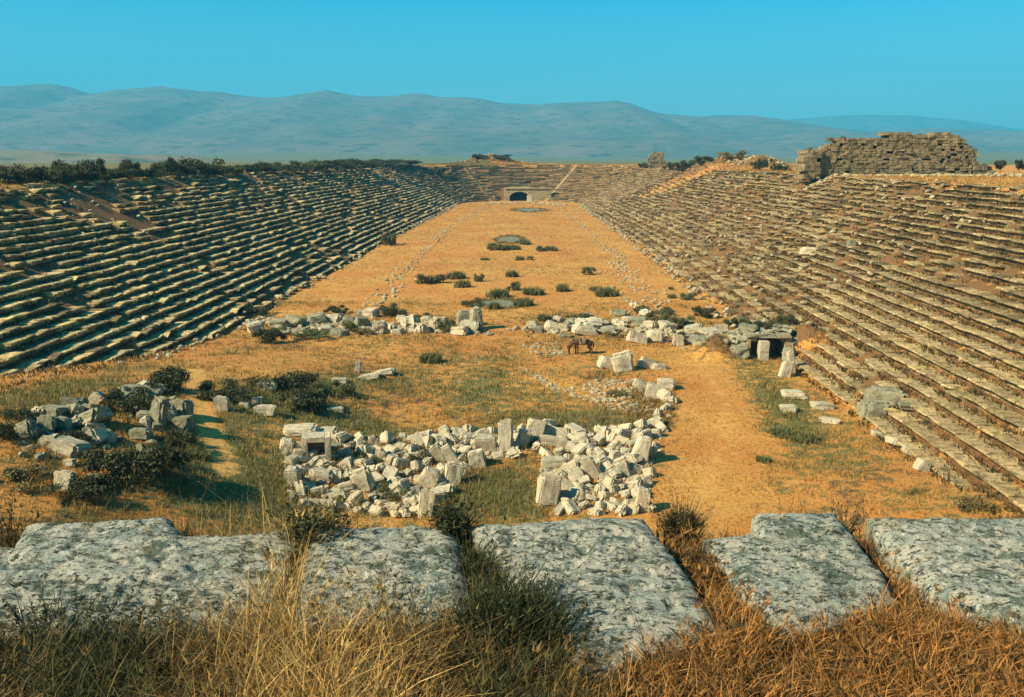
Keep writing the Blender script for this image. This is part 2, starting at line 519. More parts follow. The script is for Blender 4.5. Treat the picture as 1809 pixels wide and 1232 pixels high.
STAIR_A = [math.radians(62), math.radians(118)]
SEATS = {}
tuft_pts = []; tread_pts = []
for kind, lab, m in (('left', 'long left bank of stone seat rows, the dark shaded side of the stadium', M_SEAT_L),
                     ('right', 'long right bank of stone seat rows facing the sun below the ruined wall', M_SEAT_R),
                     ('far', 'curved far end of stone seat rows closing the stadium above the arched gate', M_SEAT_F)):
    if kind == 'far': loc = (XA, YF + float(hw(YF)), 0)
    else: bx, by = base_pt(kind, 60, 0); loc = (bx, by, 0)
    root = tag(empty('stadium_seating', loc), lab, 'seating', 'banks of stadium seating')
    SEATS[kind] = root
    for r in range(NR):
        if kind == 'far': s, s1, unit = 0.0, math.pi, 1.0 / (float(hw(YF)) + r * T_)
        else: s, s1, unit = (12.0 if kind == "right" else 16.0), YF, 1.0
        V = []; n = 0; TC = []
        lj = rng.uniform(-.03, .03)
        while s < s1:
            if kind == 'far': L = rng.uniform(1.2, 2.6) * unit
            else: L = rng.uniform(.7, 1.7) * (1 if s < 90 else 1.6)
            if kind != 'far' and s < YN: L *= float(hw(YN)) / (float(hw(YN)) + r * T_)
            a, b = s, min(s + L * (.985 if kind == 'far' else .965), s1); s += L
            pd, j = damage(kind, r, a)
            if rng.random() < pd:
                if rng.random() < .5: tuft_pts.append((*base_pt(kind, a, r * T_ + rng.uniform(0, .6)), r * R_ + .1, kind, 1.6))
                continue
            xa, ya = base_pt(kind, a, r * T_); xb, yb = base_pt(kind, b, r * T_)
            mx, my = (xa + xb) / 2, (ya + yb) / 2
            if kind == 'far' and r < 9 and abs(mx - GATE_X) < 6.2: continue
            if kind == 'far' and any(abs((a + b) / 2 - t) * (float(hw(YF)) + r * T_) < .9 for t in STAIR_A): continue
            if my < 23 and r * R_ + R_ > hz(mx, my) + .75: continue
            if my < 23 and (r + 1) * R_ > 11.7 - .43 * my: continue
            dz0, dz1 = rng.normal(0, j) + lj, rng.normal(0, j) + lj
            du0, du1 = rng.normal(0, j), rng.normal(0, j)
            if rng.random() < .06: du0 -= .25; du1 -= rng.uniform(.0, .3); dz0 -= .08
            wear = rng.uniform(-.035, .035, (2, 7)); cut = rng.uniform(.8, 1.03)
            for q, (ss, dz, du) in enumerate(((a, dz0, du0), (b, dz1, du1))):
                for k in range(7):
                    pu = _prof[k, 0] + (du if k < 5 else 0); pz = _prof[k, 1] + dz + (wear[q, k] if 1 <= k <= 5 else 0)
                    if k in (3, 4): pz -= abs(wear[q, k])
                    X, Y = base_pt(kind, ss, r * T_ + pu)
                    V.append((X - loc[0], Y - loc[1], r * R_ + pz))
            n += 1; kt = rng.uniform(.75, 1.4) if rng.random() < .8 else rng.uniform(.4, .7)
            if kind == 'right' and a < 60 and r < 9: kt = rng.uniform(.72, 1.2)
            elif kind == 'right': kt *= .8
            TC.append((kt * rng.uniform(.97, 1.04), kt, kt * rng.uniform(.86, 1.02)))
            if kind != 'far' and rng.random() < .75:
                t = rng.uniform(a, b); q_ = rng.uniform(.1, .8); X, Y = base_pt(kind, t, r * T_ + q_); tread_pts.append((X, Y, r * R_ + R_ - .03, kind))
            dens = {'left': .55, 'right': .57, 'far': .3}[kind]
            if kind != 'far' and rng.random() < dens * 1.75:
                for _ in range(5 if kind == 'right' and a < 75 else 3):
                    t = rng.uniform(a, b)
                    X, Y = base_pt(kind, t, r * T_ + rng.uniform(-.14, .12)); tuft_pts.append((X, Y, r * R_ - .03, kind, 1.0))
        if not n: continue
        # the footing the blocks of the row lie on
        se = np.linspace(0 if kind == 'far' else (23.0 if kind == "right" else 24.0), s1, 120)
        ring = []
        for ss in se:
            for pu, pz in ((.3, -.16), (.3, .0), (T_ + .14, .06), (T_ + .14, -.16)):
                X, Y = base_pt(kind, ss, r * T_ + pu); ring.append((X - loc[0], Y - loc[1], r * R_ + pz))
        i1 = len(V) + np.arange(119) * 4
        fb = np.stack([np.stack([i1 + kk, i1 + kk + 4, i1 + 4 + (kk + 1) % 4, i1 + (kk + 1) % 4], -1) for kk in range(4)], 1).reshape(-1, 4)
        V = np.array(V + ring); TC = np.concatenate([np.repeat(np.array(TC), 14, 0), np.tile((.35, .28, .2), (len(ring), 1))])
        i0 = (np.arange(n) * 14)[:, None]
        k = np.arange(7)
        fs = np.stack([np.stack([i0[:, 0] + kk, i0[:, 0] + kk + 7, i0[:, 0] + 7 + (kk + 1) % 7, i0[:, 0] + (kk + 1) % 7], -1) for kk in range(7)], 1).reshape(-1, 4)
        cap0 = i0 + k[None, :]; cap1 = i0 + 7 + k[None, ::-1]
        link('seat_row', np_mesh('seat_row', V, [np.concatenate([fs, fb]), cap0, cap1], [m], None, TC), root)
# stairways up the far end
for ta in STAIR_A:
    mb = MB()
    for k in range(NR * 2):
        u = k * T_ / 2; r0 = float(hw(YF)) + u + T_ / 4
        z = (k + 1) * R_ / 2
        mb.box((XA + r0 * math.cos(ta) - SEATS['far'].location.x, YF + r0 * math.sin(ta) - SEATS['far'].location.y, z - .2), (T_ / 2 - .006, .9, .42), (0, 0, ta), .02)
    link('stairway', mb.mesh('stairway', [stone_mat('worn stair marble', (.40, .29, .14), (.34, .25, .12), (.2, .16, .08), LICH, 1, .46, .66)]), SEATS['far'])

# ------------------------------------------------------------------ grass tools
def blades(pts, hgt, wid, n, cols, spread, lean=.5, seg=1, cj=.25):
    """tufts of tapering blades: pts (m,3), hgt (m,), cols (m,3)"""
    pts = np.asarray(pts, float); m = len(pts)
    P = np.repeat(pts, n, 0); Hh = np.repeat(np.asarray(hgt, float), n) * rng.uniform(.55, 1.15, m * n)
    C = np.repeat(np.asarray(cols, float), n, 0) * (1 + rng.uniform(-cj, cj, (m * n, 1)))
    sp = np.repeat(np.broadcast_to(np.asarray(spread, float), (m,)), n)
    ang = rng.uniform(0, 2 * math.pi, m * n); rad = np.sqrt(rng.uniform(0, 1, m * n)) * sp
    P = P + np.stack([np.cos(ang) * rad, np.sin(ang) * rad, np.zeros_like(rad)], -1)
    la = ang + rng.normal(0, .9, m * n); ll = Hh * lean * rng.uniform(.1, 1.2, m * n)
    D = np.stack([np.cos(la), np.sin(la), np.zeros_like(la)], -1)
    wa = rng.uniform(0, 2 * math.pi, m * n)
    Wd = np.stack([np.cos(wa), np.sin(wa), np.zeros_like(wa)], -1) * (np.broadcast_to(np.asarray(wid, float), (m,)).repeat(n) * rng.uniform(.6, 1.3, m * n))[:, None] / 2
    rows = []
    for k in range(seg):
        t = k / seg
        c = P + D * (ll * t ** 1.8)[:, None]; c[:, 2] += Hh * t * (1 - .15 * t)
        w = 1 - .6 * t
        rows += [c - Wd * w, c + Wd * w]
    tip = P + D * ll[:, None]; tip[:, 2] += Hh * .85
    rows.append(tip)
    Vv = np.stack(rows, 1); nv = Vv.shape[1]
    i0 = np.arange(m * n) * nv
    fq_ = [np.stack([i0 + 2 * k, i0 + 2 * k + 1, i0 + 2 * k + 3, i0 + 2 * k + 2], -1) for k in range(seg - 1)]
    ft = np.stack([i0 + 2 * seg - 2, i0 + 2 * seg - 1, i0 + 2 * seg], -1)
    return Vv.reshape(-1, 3), (np.concatenate(fq_) if fq_ else np.zeros((0, 4), int)), ft, np.repeat(C, nv, 0)


def blade_obj(name, sets, mat=None):
    V = []; Q = []; Tt = []; C = []; n = 0
    for v, q, t, c in sets:
        V.append(v); C.append(c); Q.append(q + n); Tt.append(t + n); n += len(v)
    return link(name, np_mesh(name, np.concatenate(V), [np.concatenate(Q), np.concatenate(Tt)], [mat or M_GRASS], None, np.concatenate(C)))


GOLD = np.array((.54, .30, .07)); STRAW = np.array((.70, .46, .15)); OCH = np.array((.40, .19, .045)); OLIVE = np.array((.15, .14, .04)); DKG = np.array((.045, .055, .018)); BRN = np.array((.22, .12, .035))


def lerp(a, b, t): return a + (b - a) * np.asarray(t)[:, None]


# weeds on the banks
tp = [t for t in tuft_pts if t[1] < 200]
P = np.array([(a, b, c) for a, b, c, k, s in tp]); big = np.array([s for *_, s in tp]); isl = np.array([k == 'left' for a, b, c, k, s in tp])
P[:, 2] = np.maximum(P[:, 2], h_of(P[:, 0], P[:, 1]))
dist = P[:, 1]
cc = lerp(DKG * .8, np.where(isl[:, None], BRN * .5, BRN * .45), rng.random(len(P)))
cc = np.where(rng.random(len(P))[:, None] < np.where(isl, .1, .12)[:, None], BRN * 1.2, cc)
s1 = blades(P, rng.uniform(.16, .36, len(P)) * big, .045 + dist * .0008, 6, cc, .28, .7)
tq = [t for t in tread_pts if t[1] < 220]
P2 = np.array([(a, b, c) for a, b, c, k in tq]); l2 = np.array([k == 'left' for a, b, c, k in tq])
c2 = lerp(np.array((.05, .042, .014)), np.array((.26, .155, .045)), rng.random(len(P2))); c2 = np.where(l2[:, None], c2 * .75, c2)  # left tread tufts coloured darker to deepen the shade on that bank
s2 = blades(P2, rng.uniform(.05, .2, len(P2)), .035 + P2[:, 1] * .0008, 7, c2, .38, .9)
o = blade_obj('weeds', [s1, s2]); tag(o, 'dark scrubby weeds growing between the stone seat rows', 'weeds', kind='stuff')

# meadow grass on the arena floor
def floor_points(n, y0, y1, x0, x1):
    y = y0 + (y1 - y0) * rng.random(n) ** 1.5; x = rng.uniform(x0, x1, n)
    return x, y


x, y = floor_points(60000, 22, 75, -40, 19)
u = u_of(x, y); z = h_of(x, y)
ok = (z > np.clip(u, 0, 99) * R_ / T_ + .1) | (u < .2)
x, y, z = x[ok], y[ok], z[ok]
g, b_, s_ = ground_masks(x, y)
gn = np.clip((g + .55 * fbm(x / 1.3, y / 1.3, 77, 3) - .42) * 2.6, 0, 1)
keep = (rng.random(len(x)) < .35 + .65 * gn) & (b_ < .25)
x, y, z, gn = x[keep], y[keep], z[keep], gn[keep]
c1 = lerp(GOLD * .95, OCH, rng.random(len(x))); c1 = c1 + (OLIVE - c1) * (gn * .85)[:, None]
s1 = blades(np.stack([x, y, z - .02], -1), rng.uniform(.08, .2, len(x)) * (1 + 1.1 * gn), .022 + y * .0006, 5, c1, .25, .6)
x, y = rng.uniform(-26, 18, 16000), rng.uniform(72, 250, 16000)
u = u_of(x, y); ok = u < .3; x, y = x[ok], y[ok]; z = h_of(x, y)
c2 = lerp(GOLD, OCH, rng.random(len(x)))
s2 = blades(np.stack([x, y, z - .02], -1), rng.uniform(.08, .2, len(x)), .05 + y * .0006, 4, c2, .4, .6)
ptp = []
for poly in ([(490, 775), (830, 790), (820, 860), (750, 920), (600, 915), (505, 880)], [(830, 780), (1160, 745), (1160, 910), (985, 905), (960, 830)], [(1120, 680), (1190, 680), (1180, 760), (1110, 750)],
             [(430, 560), (850, 570), (850, 600), (430, 600)], [(930, 565), (1290, 575), (1280, 615), (930, 600)], [(20, 690), (340, 690), (340, 880), (20, 880)]):
    q0 = np.array(poly); 
    for _ in range(420):
        px_, py_ = random.uniform(q0[:, 0].min(), q0[:, 0].max()), random.uniform(q0[:, 1].min(), q0[:, 1].max())
        p_ = hit(px_, py_, 15); ptp.append((p_.x, p_.y, p_.z - .02))
for px_, py_, w_ in ((885, 538, 84), (900, 424, 50), (935, 372, 60)):
    c_ = hit(px_, py_); e_ = hit(px_, py_ - (8 if py_ > 500 else 5 if py_ > 400 else 3)).y - c_.y
    for _ in range(150):
        a_ = random.uniform(0, 6.283); k_r = random.gauss(1.0, .13)
        X_, Y_ = c_.x + math.cos(a_) * w_ * m_per_px(c_) / 2 * k_r, c_.y + math.sin(a_) * e_ * k_r
        ptp.append((X_, Y_, hz(X_, Y_)))
ptp = np.array(ptp)
s3 = blades(ptp, rng.uniform(.15, .45, len(ptp)), .03 + ptp[:, 1] * .0005, 9, lerp(OLIVE * .7, OCH * .8, rng.random(len(ptp)) ** 1.6), .28, .7)
o = blade_obj('meadow_grass', [s1, s2, s3]); tag(o, 'short golden and olive meadow grass on the arena floor', 'grass', kind='stuff')
# plateau grass behind the rims
a = rng.uniform(0, 1, 16000); y = rng.uniform(28, 330, 16000)
side = np.where(rng.random(16000) < .5, -1, 1)
x = XA + side * (hw(y) + T_ * NR + rng.random(16000) ** 1.3 * 26)
yy = np.where(y > YF, YF + (hw(YF) + T_ * NR + a * 14), y); x = np.where(y > YF, rng.uniform(-45, 40, 16000), x)
ok = u_of(x, yy) > T_ * NR - .4; x, yy = x[ok], yy[ok]; z = h_of(x, yy)
c3 = lerp(GOLD * .9, BRN, rng.random(len(x)))
c3 = np.where(((x < XA) & (rng.random(len(x)) < .5))[:, None], OLIVE * .8, c3)
o = blade_obj('plateau_grass', [blades(np.stack([x, yy, z - .02], -1), rng.uniform(.15, .45, len(x)), .05 + yy * .0006, 5, c3, .5, .5)])
tag(o, 'tall dry grass on the flat ground behind the top seat rows', 'grass', kind='stuff')

# ------------------------------------------------------------------ shrubs
def leaf_cloud(seed, n, rx, ry, rz, leaf, cols, lobes=6, up=.3, hollow=.2):
    r = np.random.default_rng(seed)
    L = [(0, 0, rz * .35, .55)] + [(r.uniform(-.85, .85) * rx, r.uniform(-.85, .85) * ry, rz * r.uniform(.12, .75), r.uniform(.18, .42)) for _ in range(lobes * 2)]
    ch = r.integers(0, len(L), n)
    La = np.array(L)[ch]
    d = r.normal(0, 1, (n, 3)); d /= np.linalg.norm(d, axis=1)[:, None]
    rad = (hollow + (1 - hollow) * r.random(n) ** .5) * (1 + .45 * r.normal(0, .5, n))
    c = La[:, :3] + d * rad[:, None] * La[:, 3:4] * np.array([rx, ry, rz * .62])
    c[:, 2] = np.abs(c[:, 2])
    a = r.normal(0, 1, (n, 3)) + np.array([0, 0, up * 2]); a /= np.linalg.norm(a, axis=1)[:, None]
    b = np.cross(a, r.normal(0, 1, (n, 3))); b /= np.linalg.norm(b, axis=1)[:, None]
    ln = leaf * r.uniform(.6, 1.5, n)[:, None]
    V = np.stack([c - b * ln * .35, c + a * ln * .5 - b * ln * .05 * 0, c + b * ln * .35, c - a * ln * .5], 1)
    V = np.stack([c - a * ln * .7, c - b * ln * .35, c + a * ln * .8, c + b * ln * .35], 1)
    V[:, :, 2] = np.maximum(V[:, :, 2], -.03)
    k = r.random(n); cl = np.array(cols[0])[None] * (1 - k[:, None]) + np.array(cols[1])[None] * k[:, None]
    lobe_t = r.uniform(.7, 1.3, len(L))[ch]
    cl = cl * lobe_t[:, None]
    return V.reshape(-1, 3), np.arange(n * 4).reshape(n, 4), np.repeat(cl, 4, 0)


def shrub_mesh(seed, n, leaf, cols, up=.3, lobes=6):
    V, F_, C = leaf_cloud(seed, n, 1, 1, 1, leaf, cols, lobes, up)
    return np_mesh('shrub', V, F_, [M_LEAF], None, C)


def spiky_mesh(seed, n, cols):
    """a clump of upright leafy shoots"""
    global rng
    keep = rng; rng = np.random.default_rng(seed)
    m = 26
    a = rng.uniform(0, 2 * math.pi, m); rr = np.sqrt(rng.random(m)) * .75
    P_ = np.stack([np.cos(a) * rr, np.sin(a) * rr, np.zeros(m)], -1)
    cl = lerp(np.array(cols[0]), np.array(cols[1]), rng.random(m))
    s_ = blades(P_, (1.05 - rr * .55), .10, n // m, cl, .28, .5, 2)
    rng = keep
    return np_mesh('shrub', s_[0], [s_[1], s_[2]], [M_GRASS], None, s_[3])


DK = ((.022, .028, .008), (.085, .082, .026)); MID = ((.06, .068, .02), (.16, .15, .05)); DRY = ((.10, .085, .03), (.26, .18, .06))
SH_DARK = [shrub_mesh(100 + k, 6500, .055, DK, .7, 7 + k % 4) for k in range(4)]
SH_MID = [shrub_mesh(120 + k, 3000, .08, MID, .5, 6 + k % 4) for k in range(4)]
SH_DRY = [shrub_mesh(140 + k, 2500, .08, DRY, .5, 6) for k in range(3)]
SP_MID = [spiky_mesh(160 + k, 520, ((.07, .08, .025), (.20, .18, .06))) for k in range(4)]


def place_shrub(me, pt, w, h, label, group=None, name='shrub', cat='shrub', sink=.03):
    o = link(name, me, None, (pt.x, pt.y, pt.z - sink * h), (0, 0, random.uniform(0, 6.28)), (w / 2, w / 2 * random.uniform(.8, 1.1), h))
    return tag(o, label, cat, group)


def ord_(k): return ['first', 'second', 'third', 'fourth', 'fifth', 'sixth', 'seventh', 'eighth', 'ninth', 'tenth', 'eleventh', 'twelfth'][k]


# tufts on the arena floor: px, py(base), w, h in picture units
FLOOR = [(762, 502, 52, 17, 'large olive tuft at the left end of the mid-floor row of tufts'), (806, 492, 40, 13, 'olive tuft just behind and right of the largest left tuft'),
         (817, 508, 32, 14, 'olive tuft nearest the camera of the little left cluster'), (846, 498, 18, 12, 'smallest olive tuft at the right of the left cluster'),
         (905, 490, 24, 13, 'lone round tuft at the middle of the arena floor'), (880, 526, 44, 17, 'broad tuft just behind the nearer blue-grey puddle'),
         (911, 513, 28, 13, 'small tuft behind the two broad tufts near the puddle'), (942, 521, 42, 16, 'broad tuft right of the one behind the puddle'),
         (995, 515, 30, 15, 'lone dome-shaped tuft right of the puddle'), (1041, 486, 26, 12, 'pointed tuft beside the right stone line'),
         (1070, 523, 52, 17, 'wide flat tuft nearest the right stone line'), (1051, 514, 24, 9, 'small tuft touching the wide flat tuft on its left'),
         (832, 542, 40, 13, 'tuft at the left shore of the nearer puddle'), (872, 547, 28, 15, 'tuft standing in the middle of the nearer puddle'), (926, 541, 42, 16, 'tuft at the right shore of the nearer puddle'),
         (880, 442, 38, 10, 'long low tuft in front of the middle puddle'), (905, 441, 28, 9, 'low tuft touching the long one before the middle puddle'), (928, 433, 24, 10, 'tuft at the right shore of the middle puddle'),
         (957, 444, 22, 8, 'left of a pair of low tufts right of the middle puddle'), (974, 443, 26, 9, 'right of a pair of low tufts right of the middle puddle'),
         (917, 460, 20, 8, 'small tuft in the centre of the floor below the pair'), (938, 460, 14, 6, 'tiny tuft right beside a small central tuft'), (857, 460, 18, 5, 'tiny flat tuft left of the small central tuft'),
         (1187, 527, 16, 9, 'tiny dark tuft at the foot of the right seats'), (1216, 529, 30, 11, 'dark tuft close to the foot of the right seats'), (1185, 512, 12, 6, 'far tiny tuft at the foot of the right seats'),
         (760, 642, 42, 22, 'lone round olive bush on the open floor before the left wall'), (688, 434, 36, 18, 'bush at the foot of the left seats halfway down the floor')]
for k, (px, py, w, h, lab) in enumerate(FLOOR):
    pt = hit(px, py); s = m_per_px(pt)
    o = place_shrub(SP_MID[k % 4] if k % 3 else SH_MID[k % 4], pt, w * s, h * s * 1.4, lab, 'bushes and tufts on the arena floor', 'grass_tuft', 'tuft')

BUSH = [(470, 606, 50, 42, 'dark bush at the left end before the cross wall', SH_DARK), (545, 600, 60, 18, 'low wide olive bush before the left cross wall', SH_MID), (690, 558, 42, 32, 'grey green bush among stones at the inner end of the left stone line', SH_MID),
        (790, 588, 34, 34, 'bush growing in the left cross wall near its right end', SH_MID), (600, 556, 40, 18, 'bush on top of the left cross wall', SH_DARK), (455, 556, 44, 20, 'bush at the far left top of the cross wall', SH_DARK),
        (508, 588, 44, 20, 'scrub in front of the dark left half of the cross wall', SH_MID), (640, 592, 36, 16, 'olive scrub before the middle of the left cross wall', SH_DRY), (735, 566, 44, 16, 'low scrub along the back of the left cross wall', SH_MID),
        (1020, 566, 40, 16, 'low scrub behind the pale slab near the horse', SH_MID), (1085, 596, 36, 14, 'dry scrub before the middle of the right cross wall', SH_DRY), (1225, 604, 44, 18, 'dark scrub between the white blocks of the right cross wall', SH_DARK), (1180, 556, 44, 16, 'scrub on the floor just behind the right cross wall', SH_MID),
        (1245, 560, 34, 22, 'dark round bush on the floor beyond the right cross wall', SH_DARK), (1205, 580, 44, 26, 'bush growing in the right cross wall', SH_MID), (1160, 575, 40, 26, 'bush left of another in the right cross wall', SH_MID),
        (1295, 580, 40, 24, 'dark bush on the wall left of the dark doorway', SH_DARK), (1390, 578, 44, 26, 'dark bush on the wall right above the dark doorway', SH_DARK), (968, 567, 34, 14, 'bush on the left end of the right cross wall', SH_MID),
        (500, 686, 104, 52, 'dark spreading bush left of centre on the near floor', SH_DARK), (290, 695, 88, 62, 'dark bush above the left ruined blocks beside the path', SH_DARK), (400, 706, 84, 44, 'dark bush right of the path', SH_DARK),
        (540, 728, 90, 56, 'dark green bush in front of the spreading bush', SH_DARK), (600, 700, 50, 30, 'smaller bush right of the dark green bush', SH_MID),
        (215, 842, 165, 96, 'largest dark bush in the middle of the left ruined blocks', SH_DARK), (235, 730, 90, 60, 'dark bush behind the left ruined blocks', SH_DARK), (150, 880, 110, 50, 'leafy bush around the round boulder at left', SH_DARK),
        (60, 740, 90, 30, 'low dark scrub on the back of the left ruin', SH_DARK), (130, 775, 70, 30, 'dark scrub between the slabs of the left ruin', SH_DARK), (310, 790, 60, 40, 'dark scrub at the foot of the dark pitted blocks', SH_DARK), (40, 850, 90, 40, 'brown scrub low at the left picture edge', SH_DRY),
        (15, 770, 70, 50, 'dark bush cut by the left picture edge', SH_DARK), (290, 830, 70, 50, 'bush right of the largest dark bush', SH_DARK), (345, 808, 60, 30, 'low green bush beside the path bend', SP_MID),
        (1350, 815, 34, 14, 'small tuft on the bare right floor', SP_MID), (1420, 780, 60, 20, 'olive tuft below the three loose slabs', SP_MID), (1380, 770, 60, 20, 'low olive tuft left of another below the loose slabs', SP_MID),
        (1720, 900, 60, 34, 'brown bush at the end of the lowest right row', SH_DRY), (690, 880, 60, 36, 'bush in the left heap of tumbled blocks', SH_MID), (735, 815, 50, 34, 'bush in the middle of the left heap', SH_MID), (640, 820, 40, 26, 'small bush in the upper left heap', SH_MID),
        (620, 585, 30, 22, 'bush beside the pale stones of the left wall', SH_MID), (1090, 700, 40, 14, 'flat tuft beside the small-stone patch', SP_MID), (1135, 555, 28, 18, 'small bush behind the right cross wall', SH_MID)]
for k, (px, py, w, h, lab, ms) in enumerate(BUSH):
    pt = hit(px, py); s = m_per_px(pt)
    o = place_shrub(ms[k % len(ms)], pt, w * s * 1.12, h * s * (.8 if h > 30 else 1.0), lab, None, 'bush', 'bush')

# bushes along the left rim
RIMB = [(10, 318, 34, 30), (48, 320, 50, 32), (95, 322, 44, 30), (140, 324, 40, 34), (165, 325, 36, 36), (190, 316, 26, 22), (232, 312, 24, 30), (258, 306, 34, 16), (293, 318, 26, 32), (322, 302, 30, 20), (350, 303, 46, 30), (372, 298, 22, 18),
        (405, 301, 34, 13), (432, 299, 26, 14), (462, 299, 40, 16), (545, 296, 30, 12), (560, 297, 34, 10), (590, 297, 40, 9), (625, 297, 44, 12), (650, 297, 28, 8), (690, 298, 34, 10), (715, 297, 24, 8), (735, 298, 26, 8)]
RIMB += [(20 + 31 * i + (i * 37) % 17, 310 - min(i, 10), 34 + (i * 13) % 22, (16 if i < 11 else 9) + (i * 7) % 8) for i in range(24)]
for k, (px, py, w, h) in enumerate(RIMB):
    fr = np.clip(px / 900, 0, 1)
    # stand it on the rim: search the line of the rim for this picture column
    best = None
    for yy in np.arange(45, 262, 1.0):
        X = XA - float(hw(min(yy, YF))) - T_ * NR - 1.0 - (yy % 3) * .3
        if yy > YF: X = XA - math.sqrt(max(1, (float(hw(YF)) + T_ * NR + 1) ** 2 - (yy - YF) ** 2))
        v = Vector((X, yy, RIM)) - cam.location
        c = ROT.transposed() @ v
        q = 904.5 + F0 * c.x / -c.z
        if best is None or abs(q - px) < best[0]: best = (abs(q - px), X, yy)
    pt = Vector((best[1], best[2], hz(best[1], best[2]))); s = pt.y / F0
    kind_ = 'dark' if k % 5 else 'olive'
    where = ('left end of the left rim' if px < 120 else 'left rim above the broken rows' if px < 300 else 'left rim where the rows turn away' if px < 480 else 'far half of the left rim')
    o = place_shrub((SH_DARK if k % 5 else SH_MID)[k % 4], pt, w * s * 1.6, max(.8, h * s * 1.2), f'scrubby {kind_} bush on the {where}', f'{kind_} bushes on the {where}', 'bush', 'bush')
for k, (px, py, w, h, dd, lab) in enumerate([(1205, 296, 40, 17, 190, 'dark bush on the right rim between the small ruin and the brown mound'), (1186, 295, 26, 13, 195, 'small dark bush right beside the small ruin'), (1135, 293, 18, 9, 235, 'tiny bush left of the small ruin'),
                                             (1338, 302, 26, 20, 165, 'dark bush on the right end of the brown mound'), (1240, 296, 34, 14, 180, 'bush on top of the brown mound'), (1290, 296, 40, 16, 178, 'dry brown bush on the crest of the brown mound'),
                                             (1368, 302, 18, 14, 150, 'left of two dark bushes in the gap before the ruined wall'), (1385, 302, 20, 10, 150, 'right of two dark bushes in the gap before the ruined wall'),
                                             (1740, 297, 26, 14, 118, 'bush on the rubble at the right foot of the ruined wall'), (850, 289, 24, 9, 292, 'bush on the far mound of rubble'), (885, 291, 26, 8, 292, 'second bush on the right side of the far mound'), (1712, 285, 22, 12, 118, 'bush on the broken right end of the ruined wall')]):
    pt = at_y(px, py, dd); pt.z = max(hz(pt.x, pt.y), pt.z - .6); s = dd / F0
    place_shrub((SH_DRY if 'brown bush' in lab else SH_DARK)[k % 3], pt, w * s * 1.1, h * s * 1.15, lab, None, 'bush', 'bush')


def tree(px, py, w, h, dd, lab):
    pt = at_y(px, py, dd); pt.z = hz(pt.x, pt.y); s = dd / F0
    H = h * s
    t = tag(empty('tree', pt), lab, 'tree')
    mb = MB()
    n = 7
    def limb(a, b, ra, rb):
        a = Vector(a); b = Vector(b); d = (b - a).normalized(); e = d.orthogonal().normalized(); f = d.cross(e)
        vs = [a + (e * math.cos(i * 6.283 / n) + f * math.sin(i * 6.283 / n)) * ra for i in range(n)] + [b + (e * math.cos(i * 6.283 / n) + f * math.sin(i * 6.283 / n)) * rb for i in range(n)]
        mb.add([tuple(v) for v in vs], [(i, (i + 1) % n, n + (i + 1) % n, n + i) for i in range(n)])
    limb((0, 0, -.2), (.05 * H, 0, H * .4), .05 * H, .035 * H)
    for i in range(5):
        a = i * 1.3; limb((.05 * H, 0, H * .36), (math.cos(a) * w * s * .3, math.sin(a) * w * s * .3, H * random.uniform(.6, .8)), .03 * H, .012 * H)
    link('trunk', mb.mesh('trunk', [M_TWIG], True), t)
    V, F_, C = leaf_cloud(int(px), 1100, w * s / 2, w * s / 2, H * .85, .11 * H, DK, 8, .2, .3)
    V[:, 2] += H * .2
    link('crown', np_mesh('crown', V, F_, [M_LEAF], None, C), t)


tree(777, 296, 20, 19, 262, 'small round dark tree alone on the far left rim')
tree(1766, 306, 18, 20, 120, 'small tree right of the ruined wall, the left of two')
tree(1799, 306, 14, 22, 122, 'slim small tree at the right picture edge, the right of two')

# ------------------------------------------------------------------ stones
def block_mesh(seed, boxy=.8, rough=.05):
    r = random.Random(seed)
    bm = bmesh.new(); bmesh.ops.create_cube(bm, size=1)
    for v in bm.verts: v.co += Vector((r.uniform(-.12, .12), r.uniform(-.12, .12), r.uniform(-.12, .12))) * (1.6 - boxy)
    bmesh.ops.bevel(bm, geom=bm.edges[:], offset=.05 + .10 * (1 - boxy) + r.uniform(0, .07), segments=2, affect='EDGES')
    bmesh.ops.triangulate(bm, faces=[f for f in bm.faces if len(f.verts) > 4])
    bmesh.ops.subdivide_edges(bm, edges=[e for e in bm.edges if e.calc_length() > .25], cuts=4, use_grid_fill=True)
    off = Vector((seed * 3.1, seed * 1.7, 0))
    for v in bm.verts:
        d = mnoise.noise_vector(v.co * 2.2 + off) * rough + mnoise.noise_vector(v.co * 6 + off) * rough * .45
        v.co += d
        if v.co.z > .3 and v.co.x > .25 and seed % 3 == 0: v.co.z -= .25 * (v.co.x - .25) * 2
    me = bpy.data.meshes.new('block'); bm.to_mesh(me); bm.free()
    return me


BL = [block_mesh(k, .75, .075) for k in range(8)]; BR = [block_mesh(50 + k, .2, .15) for k in range(6)]
for me in BL + BR: me.materials.append(M_BLOCK)
BLL = []
for me in BL + BR:
    c = me.copy(); c.materials.clear(); c.materials.append(M_BLOCK_L); BLL.append(c)


def put_block(name, me, px, py, w, h, d, label, cat, group=None, tilt=0, yaw=0, pitch=0, up=0.0, pt=None):
    """w, h, d in picture units at that depth; py is the foot"""
    if pt is None: pt = hit(px, py)
    s = m_per_px(pt)
    o = link(name, me, None, (pt.x, pt.y + d * s * .3, pt.z + h * s * .42 + up), (pitch, tilt, yaw), (w * s, d * s, h * s))
    return tag(o, label, cat, group)


